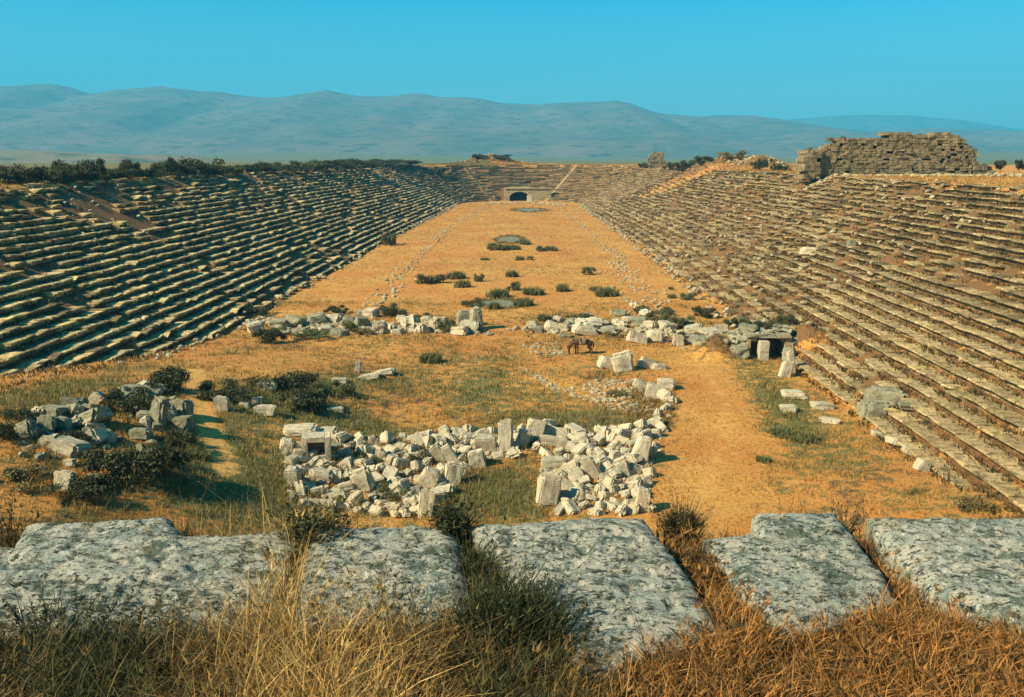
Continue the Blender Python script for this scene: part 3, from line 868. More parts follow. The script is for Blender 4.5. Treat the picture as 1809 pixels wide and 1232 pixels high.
# --- singled-out blocks: (px, py foot, w, h, depth, tilt, pitch, yaw, label)
NAMED = [(893, 800, 27, 64, 22, .05, -.25, .1, 'tall upright slab standing highest at the middle of the block pile'),
         (968, 893, 34, 58, 26, .22, -.15, .3, 'large white slab leaning at the left end of the right heap'),
         (752, 914, 27, 54, 26, .15, -.2, .2, 'pale pillar-like slab at the lower right tip of the left heap'),
         (530, 772, 62, 16, 46, 0, 0, .1, 'flat pale slab lying at the top left corner of the left heap'),
         (576, 776, 34, 18, 36, 0, 0, .0, 'square slab right beside the flat top left slab'),
         (505, 800, 24, 26, 30, .1, 0, .3, 'dark block left of the hollow block'),
         (858, 800, 40, 30, 34, 0, 0, .05, 'tan square block left of the tall upright slab'),
         (843, 826, 30, 34, 24, -.1, 0, .1, 'upright block below the tan square block'),
         (925, 790, 24, 34, 20, .35, 0, .1, 'leaning slab right of the tall upright slab'),
         (945, 778, 28, 40, 22, .3, -.1, .1, 'rounded tall slab second right of the tall upright slab'),
         (975, 790, 54, 18, 26, .15, 0, .1, 'long low slab right of the rounded tall slab'),
         (1134, 820, 26, 56, 22, .35, -.2, 0, 'tall brown slab leaning at the right side of the pile'),
         (1100, 842, 24, 36, 22, -.4, 0, 0, 'slab leaning left inside the right heap'),
         (1045, 850, 26, 52, 22, -.5, 0, 0, 'long slab toppled left in the right heap'),
         (1135, 905, 24, 46, 26, .2, 0, 0, 'upright block at the lower right corner of the right heap'),
         (980, 830, 44, 22, 30, .05, 0, .1, 'flat block at the upper left corner of the right heap'),
         (775, 820, 22, 40, 16, -.45, 0, .1, 'thin slab leaning left beside the ring of upright slabs'),
         (795, 822, 18, 42, 14, -.5, 0, .1, 'second thin slab leaning left, parallel with the first'),
         (800, 858, 30, 46, 24, .2, 0, .3, 'upright slab at the right edge of the left heap'),
         (760, 862, 34, 36, 26, .5, 0, 0, 'tilted slab next to the upright slab of the left heap'),
         (640, 868, 34, 44, 26, -.35, 0, 0, 'large tilted block in the centre of the left heap'),
         (565, 855, 46, 26, 34, .1, 0, .1, 'broad block with a worn top in the left heap'),
         (515, 860, 26, 36, 30, 0, 0, .1, 'block at the left edge of the left heap'),
         (690, 882, 56, 22, 28, -.45, 0, .2, 'long slab sloping up to the right in the left heap'),
         (1178, 690, 32, 20, 24, .1, 0, 0, 'round-cornered block at the top of the right stone arm'),
         (1155, 705, 24, 28, 22, .3, 0, 0, 'tilted block second in the right stone arm'),
         (1133, 690, 30, 16, 20, .6, 0, 0, 'grey slab tipped over the top of the right stone arm'),
         ]
for k, (px, py, w, h, d, ti, pi_, ya, lab) in enumerate(NAMED):
    put_block('marble_block', BL[k % 8], px, py, w, h, d, lab, 'stone block', 'tumbled marble blocks on the near floor', ti, ya, pi_)
# the hollow block
pt = hit(557, 812); s = m_per_px(pt)
mb = MB()
for bx, bz, bw, bh in ((-.40, .5, .2, 1), (.40, .5, .2, 1), (0, .9, .6, .2), (0, .1, .6, .22)):
    mb.box((bx, 0, bz), (bw - .004, .75 if abs(bx) > .1 else .74, bh), (0, 0, 0), .03)
mb.box((0, .33, .5), (.62, .07, .62), (0, 0, 0), .0)
o = link('hollow_block', mb.mesh('hollow_block', [M_BLOCK]), None, (pt.x, pt.y + .3, pt.z - .05), (0, 0, .2), (52 * s, 50 * s, 46 * s))
tag(o, 'pale block with a square hole in its face, left end of the left heap', 'stone block')


def inside(poly, x, y):
    c = False; n = len(poly)
    for i in range(n):
        x1, y1 = poly[i]; x2, y2 = poly[(i + 1) % n]
        if (y1 > y) != (y2 > y) and x < (x2 - x1) * (y - y1) / (y2 - y1) + x1: c = not c
    return c


POLYS = [([(500, 790), (600, 775), (700, 772), (770, 775), (830, 800), (820, 850), (775, 880), (745, 912), (620, 908), (515, 890), (505, 830)], 105, 'pale tumbled block in the left heap of the pile'),
         ([(690, 775), (760, 765), (850, 765), (960, 755), (1060, 765), (1150, 750), (1180, 690), (1190, 710), (1165, 800), (1100, 812), (1000, 806), (940, 800), (860, 815)], 70, 'pale tumbled block in the middle arc of the pile'),
         ([(955, 835), (1010, 815), (1150, 795), (1150, 850), (1145, 908), (985, 905), (1000, 860)], 58, 'pale tumbled block in the right heap of the pile')]
allp = [(a, b) for a, b, *_ in NAMED]
for poly, want, lab in POLYS:
    got = 0; tr = 0
    bx0, bx1 = min(q[0] for q in poly), max(q[0] for q in poly); by0, by1 = min(q[1] for q in poly), max(q[1] for q in poly)
    while got < want and tr < 9000:
        tr += 1
        x, y = random.uniform(bx0, bx1), random.uniform(by0, by1)
        if not inside(poly, x, y): continue
        md = 20 if tr < 3000 else 14
        if any(((x - a) / md) ** 2 + ((y - b) / (md * .75)) ** 2 < 1 for a, b in allp): continue
        allp.append((x, y)); got += 1
        w, h, d = random.choice([random.uniform(12, 20), random.uniform(18, 28), random.uniform(26, 42)]), random.uniform(10, 23), random.uniform(13, 30)
        put_block('marble_block', random.choice(BL + BR), x, y + 6, w, h, d, lab, 'stone block', lab.replace('block', 'blocks'), random.uniform(-.6, .6), random.uniform(-1.2, 1.2), random.uniform(-.5, .4), random.uniform(-.08, .05))

# --- cross wall of the late arena
CW = [(450, 590, 30, 24), (492, 580, 30, 18), (520, 578, 34, 22), (560, 574, 34, 22), (590, 572, 28, 20), (615, 576, 24, 20), (638, 580, 26, 24), (655, 562, 24, 20), (668, 590, 20, 26), (690, 590, 22, 22),
      (722, 588, 34, 34), (708, 572, 20, 16), (742, 590, 24, 22), (766, 588, 20, 32), (780, 575, 20, 18), (812, 592, 28, 18), (828, 588, 34, 22), (700, 592, 20, 12), (640, 560, 18, 14), (752, 572, 20, 16), (575, 590, 24, 16), (600, 594, 26, 14), (530, 594, 26, 16), (505, 592, 22, 14)]
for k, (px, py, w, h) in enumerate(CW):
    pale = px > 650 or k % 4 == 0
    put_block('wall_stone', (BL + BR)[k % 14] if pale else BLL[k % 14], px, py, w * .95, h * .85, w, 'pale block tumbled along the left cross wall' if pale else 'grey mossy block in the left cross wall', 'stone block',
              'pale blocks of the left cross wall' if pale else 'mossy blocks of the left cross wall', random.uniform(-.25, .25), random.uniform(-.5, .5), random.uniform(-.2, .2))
put_block('standing_slab', BLL[3], 841, 584, 18, 44, 26, 'tall grey upright slab at the right end of the left cross wall', 'stone slab', None, .05, .3, -.05)
put_block('standing_slab', BLL[5], 822, 576, 30, 30, 20, 'grey slanted slab leaning on the tall slab of the left cross wall', 'stone slab', None, -.1, .2, 0)
CWR = [(940, 578, 20, 14), (948, 588, 22, 12), (975, 586, 26, 20), (994, 586, 26, 16), (1012, 578, 26, 18), (1040, 584, 40, 22), (1062, 578, 28, 18), (1036, 566, 26, 14), (1095, 580, 30, 18), (1110, 572, 24, 16), (1130, 576, 26, 18),
       (1150, 582, 24, 18), (1180, 584, 26, 18), (1075, 590, 26, 14), (1228, 592, 34, 20), (1256, 596, 36, 16), (1240, 608, 40, 14), (1275, 588, 26, 18), (1302, 600, 28, 20), (1215, 578, 24, 16), (1140, 560, 22, 14), (1120, 545, 18, 12), (1000, 598, 28, 8), (985, 570, 20, 14)]
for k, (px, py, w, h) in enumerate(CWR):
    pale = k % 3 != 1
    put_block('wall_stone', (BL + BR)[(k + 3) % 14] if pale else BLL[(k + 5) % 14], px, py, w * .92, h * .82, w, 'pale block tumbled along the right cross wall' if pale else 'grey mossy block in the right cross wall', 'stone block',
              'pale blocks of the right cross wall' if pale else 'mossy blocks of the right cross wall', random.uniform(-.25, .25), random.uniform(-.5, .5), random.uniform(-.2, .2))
for px, py, w, h, ti, lab in [(1126, 607, 34, 20, .25, 'white tilted slab, left of three white blocks before the right cross wall'), (1157, 606, 26, 24, 0, 'white square block, middle of three before the right cross wall'), (1198, 612, 18, 22, 0, 'white narrow block, right of three before the right cross wall'),
                              (1092, 559, 26, 12, 0, 'dark squared block on top of the right cross wall'), (1035, 593, 40, 18, .2, 'pale slab behind the grazing horse')]:
    put_block('wall_stone', BL[int(px) % 8] if 'dark' not in lab else BLL[2], px, py, w, h, w * .9, lab, 'stone block', None, ti, .1, -.15)
for px, py, w, h, ti, lab in [(1075, 652, 30, 20, .3, 'left block of the small group of pale stones in front of the horse'), (1100, 656, 34, 32, -.2, 'tallest block of the small group of pale stones in front of the horse'), (1142, 652, 26, 18, .4, 'right block of the small group of pale stones in front of the horse'),
                              (1165, 655, 24, 12, 0, 'low block at the right end of the pale group before the horse'), (632, 660, 10, 22, .1, 'small upright stone on the left floor'), (600, 680, 30, 10, .1, 'flat slab left of the small upright stone'), (650, 672, 40, 9, -.2, 'long flat slab below the small upright stone'), (680, 664, 34, 9, -.15, 'flat slab right of the small upright stone'),
                              (390, 726, 26, 24, .1, 'white block right beside the path'), (466, 736, 38, 18, 0, 'flat white block among the dark bushes'), (455, 716, 20, 14, 0, 'rounded stone above the flat white block'), (430, 722, 18, 10, 0, 'small stone left of the flat white block'), (470, 690, 34, 14, 0, 'grey slab under the dark spreading bush'),
                              (552, 728, 12, 10, 0, 'tiny white stone below the dark green bush'), (590, 730, 30, 9, 0, 'low slab right of the tiny white stone')]:
    put_block('stone_block', BL[int(px) % 8], px, py, w, h * 1.1, w * .8, lab, 'stone block', None, ti, .2, -.1)
# --- blocks of the left ruin
LR = [(122, 730, 36, 24, .3, 'grey block at the back of the left ruin'), (90, 745, 40, 26, .1, 'mossy block left of the grey back block'), (150, 755, 74, 22, -.45, 'long slab sloping up to the right on the left ruin'), (170, 715, 24, 22, -.6, 'pale tilted block on the crest of the left ruin'),
      (45, 775, 30, 30, -.4, 'mossy block at the far left of the ruin'), (80, 770, 34, 36, .1, 'squat dark block left of the long slab'), (108, 772, 28, 34, 0, 'upright block under the long slab'), (155, 790, 52, 26, -.4, 'ochre block below the long slab'),
      (118, 805, 56, 24, .25, 'flat pale block in front of the left ruin'), (122, 824, 18, 12, 0, 'small white stone in front of the left ruin'), (112, 872, 34, 40, .1, 'round pale boulder in the near left grass'), (165, 862, 30, 22, 0, 'grey stone beside the round boulder'), (205, 848, 30, 20, .2, 'mossy stone right of the grey stone'),
      (278, 760, 28, 56, .15, 'tall grey upright slab of the left ruin'), (316, 740, 36, 32, 0, 'dark pitted block, upper of two at the right end of the left ruin'), (322, 760, 32, 24, 0, 'dark pitted block, lower of two at the right end of the left ruin'), (258, 830, 14, 50, -.5, 'thin plank-like slab leaning by the largest bush'), (235, 700, 50, 16, .1, 'mossy slab over the hollow of the left ruin'), (268, 700, 30, 16, .4, 'narrow grey slab tipped behind the tall upright slab'), (245, 778, 40, 20, 0, 'earthy block between the two bushes of the left ruin')]
for k in range(34):
    px, py = [(random.uniform(40, 190), random.uniform(725, 800)), (random.uniform(200, 330), random.uniform(690, 770))][k % 3 == 0]
    put_block('ruin_block', BLL[k % 14] if k % 4 else BL[k % 8], px, py, random.uniform(16, 36), random.uniform(12, 26), random.uniform(16, 28), 'small mossy stone in the heap of the left ruin' if k % 4 else 'small pale stone in the heap of the left ruin', 'stone block', 'mossy stones of the left ruin' if k % 4 else 'pale stones of the left ruin', random.uniform(-.5, .5), random.uniform(-.8, .8), random.uniform(-.3, .3))
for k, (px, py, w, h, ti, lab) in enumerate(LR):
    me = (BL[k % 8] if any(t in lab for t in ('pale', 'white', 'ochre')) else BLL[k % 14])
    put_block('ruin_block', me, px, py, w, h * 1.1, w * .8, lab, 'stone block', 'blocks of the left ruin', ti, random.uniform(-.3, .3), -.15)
# --- loose blocks by the right seats
RB = [(1395, 730, 30, 12, 0, 'pale flat slab on the right floor'), (1455, 725, 32, 12, .1, 'pale flat slab nearer the right seats'), (1467, 750, 34, 9, 0, 'lowest of three flat slabs on the right floor'), (1405, 705, 40, 12, 0, 'broken slab below the lowest short row'),
      (1545, 742, 44, 32, .1, 'dark green boulder left of the large mossy block'), (1570, 722, 64, 34, 0, 'large dark mossy block fallen among the right rows'), (1622, 726, 56, 12, 0, 'flat tan slab right of the large mossy block'), (1390, 668, 18, 30, .3, 'leaning post-like stone at the lower end of the short rows'), (1398, 660, 12, 40, -.1, 'narrow upright stone at the corner of the right seats'),
      (1590, 790, 34, 12, .3, 'left stone of the broken low kerb on the right'), (1612, 806, 30, 14, .4, 'middle stone of the broken low kerb on the right'), (1632, 834, 22, 20, .5, 'last stone of the broken low kerb on the right'), (1560, 776, 34, 10, .3, 'first earth-covered stone of the low kerb on the right'), (1430, 452, 26, 14, 0, 'big pale boulder lying on the right bank'), (1505, 440, 14, 14, 0, 'dark stone standing on the right bank')]
for k, (px, py, w, h, ti, lab) in enumerate(RB):
    me = BLL[k % 14] if any(t in lab for t in ('mossy', 'green', 'dark')) else BL[k % 8]
    put_block('fallen_block', me, px, py, w, h * 1.1, w * .9, lab, 'stone block', None, ti, random.uniform(-.3, .3), -.1)

# --- small rubble nobody could count
def rubble(name, pts, sizes, label, mat, flat=.7):
    base = []
    for k in range(5):
        bm = bmesh.new(); bmesh.ops.create_icosphere(bm, subdivisions=1, radius=.5)
        r = random.Random(k + 300)
        for v in bm.verts: v.co *= r.uniform(.7, 1.2)
        base.append((np.array([v.co[:] for v in bm.verts]), np.array([[v.index for v in f.verts] for f in bm.faces]))); bm.free()
    V = []; F_ = []; n = 0
    for (x, y, z), s in zip(pts, sizes):
        b, f = base[random.randrange(5)]
        R = np.array(Euler((random.uniform(-.5, .5), random.uniform(-.5, .5), random.uniform(0, 6.28))).to_matrix())
        v = (b * np.array([s * random.uniform(.8, 1.4), s, s * flat])) @ R.T + np.array([x, y, z + s * .15])
        V.append(v); F_.append(f + n); n += len(v)
    o = link(name, np_mesh(name, np.concatenate(V), np.concatenate(F_), [mat]))
    return tag(o, label, 'rubble', kind='stuff')


def along(poly, n, wid):
    P_ = [hit(*q) for q in poly]
    L = [0]
    for a, b in zip(P_[:-1], P_[1:]): L.append(L[-1] + (b - a).length)
    out = []
    for _ in range(n):
        t = random.uniform(0, L[-1]); i = max(k for k in range(len(L) - 1) if L[k] <= t)
        p_ = P_[i].lerp(P_[i + 1], (t - L[i]) / max(.01, L[i + 1] - L[i]))
        x, y = p_.x + random.gauss(0, wid), p_.y + random.gauss(0, wid)
        out.append((x, y, hz(x, y)))
    return out


M_RUB = stone_mat('small rubble', (.42, .33, .19), (.32, .25, .14), (.18, .14, .075), (.12, .11, .07), 2.0, .5, .7, .02)
a = along([(660, 555), (690, 508), (700, 490)], 90, .8) + along([(695, 490), (735, 462), (770, 425)], 100, .6) + along([(770, 425), (800, 398), (850, 372), (870, 362)], 150, .5)
rubble('rubble', a, [random.uniform(.12, .46) for _ in a], 'line of pale rubble along the left edge of the arena floor', M_RUB)
a = along([(985, 366), (1030, 400), (1062, 430)], 140, .5) + along([(1062, 430), (1090, 455), (1100, 480)], 100, .6) + along([(1100, 480), (1130, 520), (1150, 560)], 120, 1.1)
rubble('rubble', a, [random.uniform(.12, .46) for _ in a], 'line of pale rubble along the right edge of the arena floor', M_RUB)
a = along([(858, 361), (925, 359), (1000, 363)], 160, .5)
rubble('rubble', a, [random.uniform(.3, .8) for _ in a], 'low line of stones across the far end of the floor', M_RUB)
a = along([(430, 572), (520, 574), (640, 580), (850, 588)], 420, .7)
rubble('rubble', a, [random.uniform(.2, .6) for _ in a], 'grey rubble along the left cross wall', M_RUB)
a = along([(935, 582), (1050, 582), (1180, 588), (1300, 600), (1400, 590)], 420, .9)
rubble('rubble', a, [random.uniform(.2, .6) for _ in a], 'grey rubble along the right cross wall', M_RUB)
a = []
for poly, want, lab in POLYS:
    bx0, bx1 = min(q[0] for q in poly), max(q[0] for q in poly); by0, by1 = min(q[1] for q in poly), max(q[1] for q in poly)
    for _ in range(520):
        x, y = random.uniform(bx0, bx1), random.uniform(by0, by1)
        if inside(poly, x, y): p_ = hit(x, y); a.append((p_.x, p_.y, p_.z))
rubble('rubble', a, [random.uniform(.12, .38) for _ in a], 'broken stones filling the gaps of the central block pile', M_RUB)
a = []
for poly in ([(990, 692), (1060, 672), (1130, 672), (1150, 700), (1165, 740), (1080, 728)], [(910, 645), (930, 655), (1000, 690), (980, 695)], [(920, 610), (985, 605), (1000, 630), (940, 630)]):
    bx0, bx1 = min(q[0] for q in poly), max(q[0] for q in poly); by0, by1 = min(q[1] for q in poly), max(q[1] for q in poly)
    k = 0
    while k < (420 if poly[0][0] == 990 else 90):
        x, y = random.uniform(bx0, bx1), random.uniform(by0, by1)
        if inside(poly, x, y): p_ = hit(x, y); a.append((p_.x, p_.y, p_.z)); k += 1
rubble('rubble', a, [random.uniform(.1, .32) for _ in a], 'patch of small pale stones behind the right of the pile', M_RUB)
a = []
for _ in range(1200):
    s_ = random.uniform(62, 235); u_ = random.uniform(-1.2, .5) if random.random() < .3 else random.uniform(0, T_ * NR)
    X, Y = base_pt('right', s_, u_); a.append((X, Y, max(hz(X, Y), max(0, u_) * R_ / T_ + .15)))
rubble('rubble', a, [random.uniform(.15, .55) for _ in a], 'broken stones strewn over the right bank of seats', M_RUB)
a = []
for _ in range(700):
    s_ = random.uniform(45, 235); u_ = random.uniform(-.8, .5) if random.random() < .35 else random.uniform(T_ * 14, T_ * NR)
    X, Y = base_pt('left', s_, u_); a.append((X, Y, max(hz(X, Y), max(0, u_) * R_ / T_ + .15)))
rubble('rubble', a, [random.uniform(.15, .5) for _ in a], 'broken stones strewn over the left bank of seats', M_RUB)
a = []
for _ in range(160):
    p_ = hit(*random.choice([(random.uniform(30, 200), random.uniform(720, 830)), (random.uniform(200, 340), random.uniform(690, 790))])); a.append((p_.x, p_.y, p_.z))
rubble('rubble', a, [random.uniform(.12, .45) for _ in a], 'small broken stones between the blocks of the left ruin', M_BLOCK_L)
a = []
for mx, my, rx, ry, mh in MOUNDS:
    for _ in range(110):
        x, y = random.gauss(mx, rx * .6), random.gauss(my, ry * .5); a.append((x, y, hz(x, y)))
rubble('rubble', a, [random.uniform(.2, .8) for _ in a], 'stones lying on the mounds behind the rims', M_GATE)

# ------------------------------------------------------------------ ruined wall at the right
def masonry(outline_top, length, thick, course, seed, mean=.9):
    """courses of squared stones up to an uneven top; local x along the wall"""
    r = np.random.default_rng(seed); mb = MB()
    z = 0.0
    while z < 9:
        ch = course * r.uniform(.8, 1.2); x = -r.uniform(0, .6)
        while x < length:
            w = r.uniform(.5, 1.5) * mean
            mid = x + w / 2
            if 0 <= mid <= length and z + ch * .6 < outline_top(mid) + .5 * (float(fbm(np.array([mid * 1.3]), np.array([seed * 3.1]), seed, 3)[0]) - .5):
                if r.random() > .05:
                    for yy in (-thick / 2 + .35, thick / 2 - .35):
                        mb.box((mid, yy + r.normal(0, .055), z + ch / 2), (w - .02, .75, ch - .015), (r.uniform(-.03, .03), r.uniform(-.03, .03), r.uniform(-.05, .05)), .05)
                    mb.box((mid, 0, z + ch / 2 - .04), (w + .03, thick - 1.0, ch), (0, 0, 0), .0)
            x += w
        z += ch
        if z > 7.5: break
    return mb


DWALL = 110.0
wl, wr_ = at_y(1440, 308, DWALL), at_y(1700, 308, DWALL)
k_ = DWALL / F0
tops_px = [(1440, 262), (1455, 254), (1468, 247), (1472, 243), (1505, 242), (1530, 243), (1549, 242), (1552, 235), (1585, 234), (1592, 238), (1620, 240), (1628, 235), (1662, 235), (1678, 243), (1690, 254), (1700, 262)]
wx = np.array([(q[0] - 1440) * k_ for q in tops_px]); wz = np.array([(308 - q[1]) * k_ for q in tops_px])
wroot = tag(empty('ruined_wall', (wl.x, DWALL, hz(wl.x + 9, DWALL) - .25), 0), 'massive broken brown masonry wall standing alone on the right rim', 'ruined wall')
base_drop = 0.3
link('wall', masonry(lambda q: np.interp(q, wx, wz) + .15, (1700 - 1440) * k_, 2.6, .30, 5, .55).mesh('wall', [M_WALL]), wroot)
tx = np.array([0, 8, 16, 26]) * k_; tz = np.array([46, 50, 48, 40]) * k_
b1 = masonry(lambda q: np.interp(q, tx, tz) + .25, 26 * k_, 3.2, .5, 6, .7).mesh('buttress', [M_WALL])
link('buttress', b1, wroot, (-26 * k_ - .05, -.4, 0), (0, 0, 0))
ex = np.array([0, 8, 14, 24, 34]) * k_; ez = np.array([44, 42, 30, 20, 10]) * k_
link('broken_end', masonry(lambda q: np.interp(q, ex, ez) + .25, 34 * k_, 2.9, .5, 7, .7).mesh('broken_end', [M_WALL]), wroot, ((1700 - 1440) * k_ + .05, .1, 0))
a = []
for _ in range(260):
    x = random.uniform(wl.x - 2, wr_.x + 7); y = DWALL - 1.6 - abs(random.gauss(0, 1.0)); a.append((x, y, hz(x, y)))
rubble('rubble', a, [random.uniform(.25, .9) for _ in a], 'fallen masonry rubble at the foot of the ruined wall', M_GATE)
for px, py, w, h, lab in [(1475, 245, 30, 8, 'dry scrub on the left shoulder of the ruined wall top'), (1520, 246, 36, 6, 'dry scrub along the low middle of the ruined wall top'), (1572, 238, 34, 7, 'scrub on the highest block of the ruined wall'),
                          (1640, 238, 40, 7, 'scrub on the right high part of the ruined wall'), (1428, 264, 22, 9, 'scrub on top of the left buttress of the ruined wall')]:
    pt = at_y(px, py + 9, DWALL); place_shrub(SH_DRY[int(px) % 3], pt, w * k_, h * k_ * 1.7, lab, None, 'bush', 'bush')
# small ruin further along the right rim
pr = at_y(1160, 294, 240); k2 = 240 / F0
sx = np.array([0, 6, 13, 20, 26]) * k2; sz = np.array([22, 26, 24, 25, 21]) * k2
proot = tag(empty('ruined_pier', (pr.x - 13 * k2, 240, hz(pr.x, 240) - .3)), 'small square stump of masonry on the far right rim', 'ruin')
link('wall', masonry(lambda q: np.interp(q, sx, sz) + .3, 26 * k2, 3.0, .5, 9).mesh('wall', [M_WALL]), proot)

# ------------------------------------------------------------------ arched gate at the far end
gy = YF + float(hw(YF)) - .4
groot = tag(empty('arched_gate', (GATE_X, gy, 0)), 'dark arched tunnel gate in the far end of the stadium', 'gate')
AW, AH, GH, GW = 2.9, 2.7, 3.5, 8.6      # half opening, crown, wall height, half wall... wider to the right
mb = MB()
arc = [(AW * math.cos(t), .9 + (AH - .9) * math.sin(t)) for t in np.linspace(math.pi, 0, 15)]
for (x0, z0), (x1, z1) in zip(arc[:-1], arc[1:]):
    mb.add([(x0, 0, z0), (x1, 0, z1), (x1, 0, GH), (x0, 0, GH), (x0, 1, z0), (x1, 1, z1), (x1, 1, GH), (x0, 1, GH)],
           [(0, 1, 2, 3), (5, 4, 7, 6), (0, 4, 5, 1), (3, 2, 6, 7)])
link('arch_wall', mb.mesh('arch_wall', [M_GATE]), groot)
for x0, x1 in ((-4.6, -AW), (AW, 9.4)):
    mb = MB(); xx = x0
    for c in range(7):
        xx = x0
        while xx < x1 - .05:
            w = min(random.uniform(.7, 1.5), x1 - xx)
            if x1 - xx - w < .3: w = x1 - xx
            mb.box((xx + w / 2, .5 + random.uniform(-.05, .05), .25 + c * .5), (w - .03, 1.0, .475), (0, 0, 0), .02); xx += w
    link('pier', mb.mesh('pier', [M_GATE]), groot)
mb = MB()
for q in range(14):
    mb.box((-4.4 + q * 1.0 + .5, .45, GH + .2), (.97, 1.5, .38), (0, 0, 0), .03)
link('cornice', mb.mesh('cornice', [M_GATE]), groot)
mb = MB(); L = 10.0
ring = [(-AW, -.1)] + arc + [(AW, -.1)]
vs = [(x_, .95, z_) for x_, z_ in ring] + [(x_, .95 + L, z_) for x_, z_ in ring]
n = len(ring)
mb.add(vs, [(i + 1, i, n + i, n + i + 1) for i in range(n - 1)] + [tuple(range(n, 2 * n))])
link('vault', mb.mesh('vault', [M_WALL]), groot)
mb = MB()
mb.box((0, 5.6, GH + .1), (2 * AW + 1.4, 9.2, .5))
link('roof_slab', mb.mesh('roof_slab', [M_GATE]), groot)
for px, py, h, lab in [(936, 357, 12, 'pale post-like stone right beside the far arched gate')]:
    put_block('standing_slab', BL[1], px, py, 9, h, 9, lab, 'stone slab')

# ------------------------------------------------------------------ dark doorway in the right cross wall
pd = hit(1352, 636); sd = m_per_px(pd)
droot = tag(empty('stone_doorway', (pd.x, pd.y, pd.z)), 'low dark vaulted opening with a stone pillar at the foot of the right seats', 'doorway')


def dbox(nm, x0, x1, z0, z1, y0, y1, m, jit=.03):
    mb = MB()
    nz = max(1, int((z1 - z0) * sd / .5)); nx_ = max(1, int((x1 - x0) * sd / .8))
    for i in range(nz):
        for j in range(nx_):
            w = (x1 - x0) * sd / nx_; hh = (z1 - z0) * sd / nz
            mb.box(((x0 + (j + .5) * (x1 - x0) / nx_) * sd, (y0 + y1) / 2, (z0 * sd + (i + .5) * hh)), (w - .02, y1 - y0, hh - .015), (0, 0, random.uniform(-.03, .03)), jit)
    return link(nm, mb.mesh(nm, [m]), droot)


dbox('jamb', -36, -28, 0, 40, 0, 1.2, M_GATE)
dbox('jamb', 34, 46, 2, 42, 0, 1.6, M_GATE)
dbox('pillar', -14, 2, -2, 36, -.5, .5, M_BLOCK)
dbox('lintel', -38, 42, 40.5, 48, -.1, 1.2, M_BLOCK_L, .08)
dbox('back_wall', -36, 36, 0, 44, 1.5, 1.9, M_WALL)
dbox('roof_slab', -26, 46, 46, 52, 1.25, 2.8, M_BLOCK_L, .1)

for k, (px, py, w, h, lab) in enumerate([(1308, 634, 26, 24, 'grey stone low at the left of the dark doorway'), (1300, 610, 30, 22, 'grey stone above another left of the dark doorway'), (1395, 640, 20, 26, 'earthy stone low at the right of the dark doorway'),
                                        (1402, 614, 24, 18, 'earthy stone higher at the right of the dark doorway'), (1325, 594, 34, 14, 'flat stone over the left corner of the dark doorway'), (1385, 590, 36, 14, 'flat stone over the right corner of the dark doorway')]):
    p0 = hit(px, py) if py > 600 else Vector((pd.x + (px - 1352) * sd, pd.y + .7, pd.z + 46 * sd))
    put_block('wall_stone', BLL[(k * 3 + 8) % 14], px, py, w, h, w * .9, lab, 'stone block', None, .15 * (k % 3 - 1), .3 * k, .1, pt=p0)
for k, (dx, w, lab) in enumerate([(-30, 30, 'scrubby bush on the heap left over the dark doorway'), (8, 34, 'scrubby bush on the heap in the middle over the dark doorway'), (40, 30, 'scrubby bush on the heap right over the dark doorway')]):
    place_shrub(SH_DARK[k], Vector((pd.x + dx * sd, pd.y + 1.5, pd.z + 48 * sd)), w * sd, 18 * sd, lab, None, 'bush', 'bush')
a = []
for _ in range(150):
    q_ = random.gauss(0, 1.3); a.append((pd.x + q_, pd.y + random.uniform(.2, 2.6), pd.z + random.uniform(45, 52) * sd * max(.6, 1 - abs(q_) / 4)))
rubble('rubble', a, [random.uniform(.25, .7) for _ in a], 'stones heaped over the dark vaulted doorway', M_BLOCK_L)
# ------------------------------------------------------------------ puddles and a painted shadow
def water_shadow_mat():
    g = G('shallow water and shadow sheet')
    g.b.inputs['Roughness'].default_value = .7; g.b.inputs['Specular IOR Level'].default_value = .12
    return g.done(g.mix(g.noise(.8, 4), (.12, .13, .08), (.2, .2, .12)), g.bump(g.noise(6, 3), .008))


M_WATER_SHADOW = water_shadow_mat()
for px, py, w, h, lab in [(885, 538, 84, 8, 'shallow blue grey puddle among tufts, nearest the camera'), (900, 424, 50, 5, 'shallow puddle at the middle distance'), (935, 372, 60, 3, 'thin dark sheet painted as a shadow near the far end')]:  # the farthest one is a shadow laid down as a dark sheet
    c = hit(px, py); s = m_per_px(c); far_ = hit(px, py - h).y - c.y
    n = 64; vs = []
    for i in range(n):
        a = 2 * math.pi * i / n; k = 1 + .10 * math.sin(2 * a + px) + .07 * math.sin(3 * a + 1)
        x, y = c.x + math.cos(a) * w * s / 2 * k, c.y + math.sin(a) * far_ * k
        vs.append((x, y, 0))
    zt = float(np.max(h_of(np.array([q[0] * .6 + c.x * .4 for q in vs]), np.array([q[1] * .6 + c.y * .4 for q in vs])))) + .012
    vs = [(a, b, zt) for a, b, _ in vs] + [(c.x, c.y, zt)]
    me = np_mesh('puddle', vs, np.array([(i, (i + 1) % n, n) for i in range(n)]), [M_WATER_SHADOW])
    tag(link('water', me), lab, 'water', kind='structure')

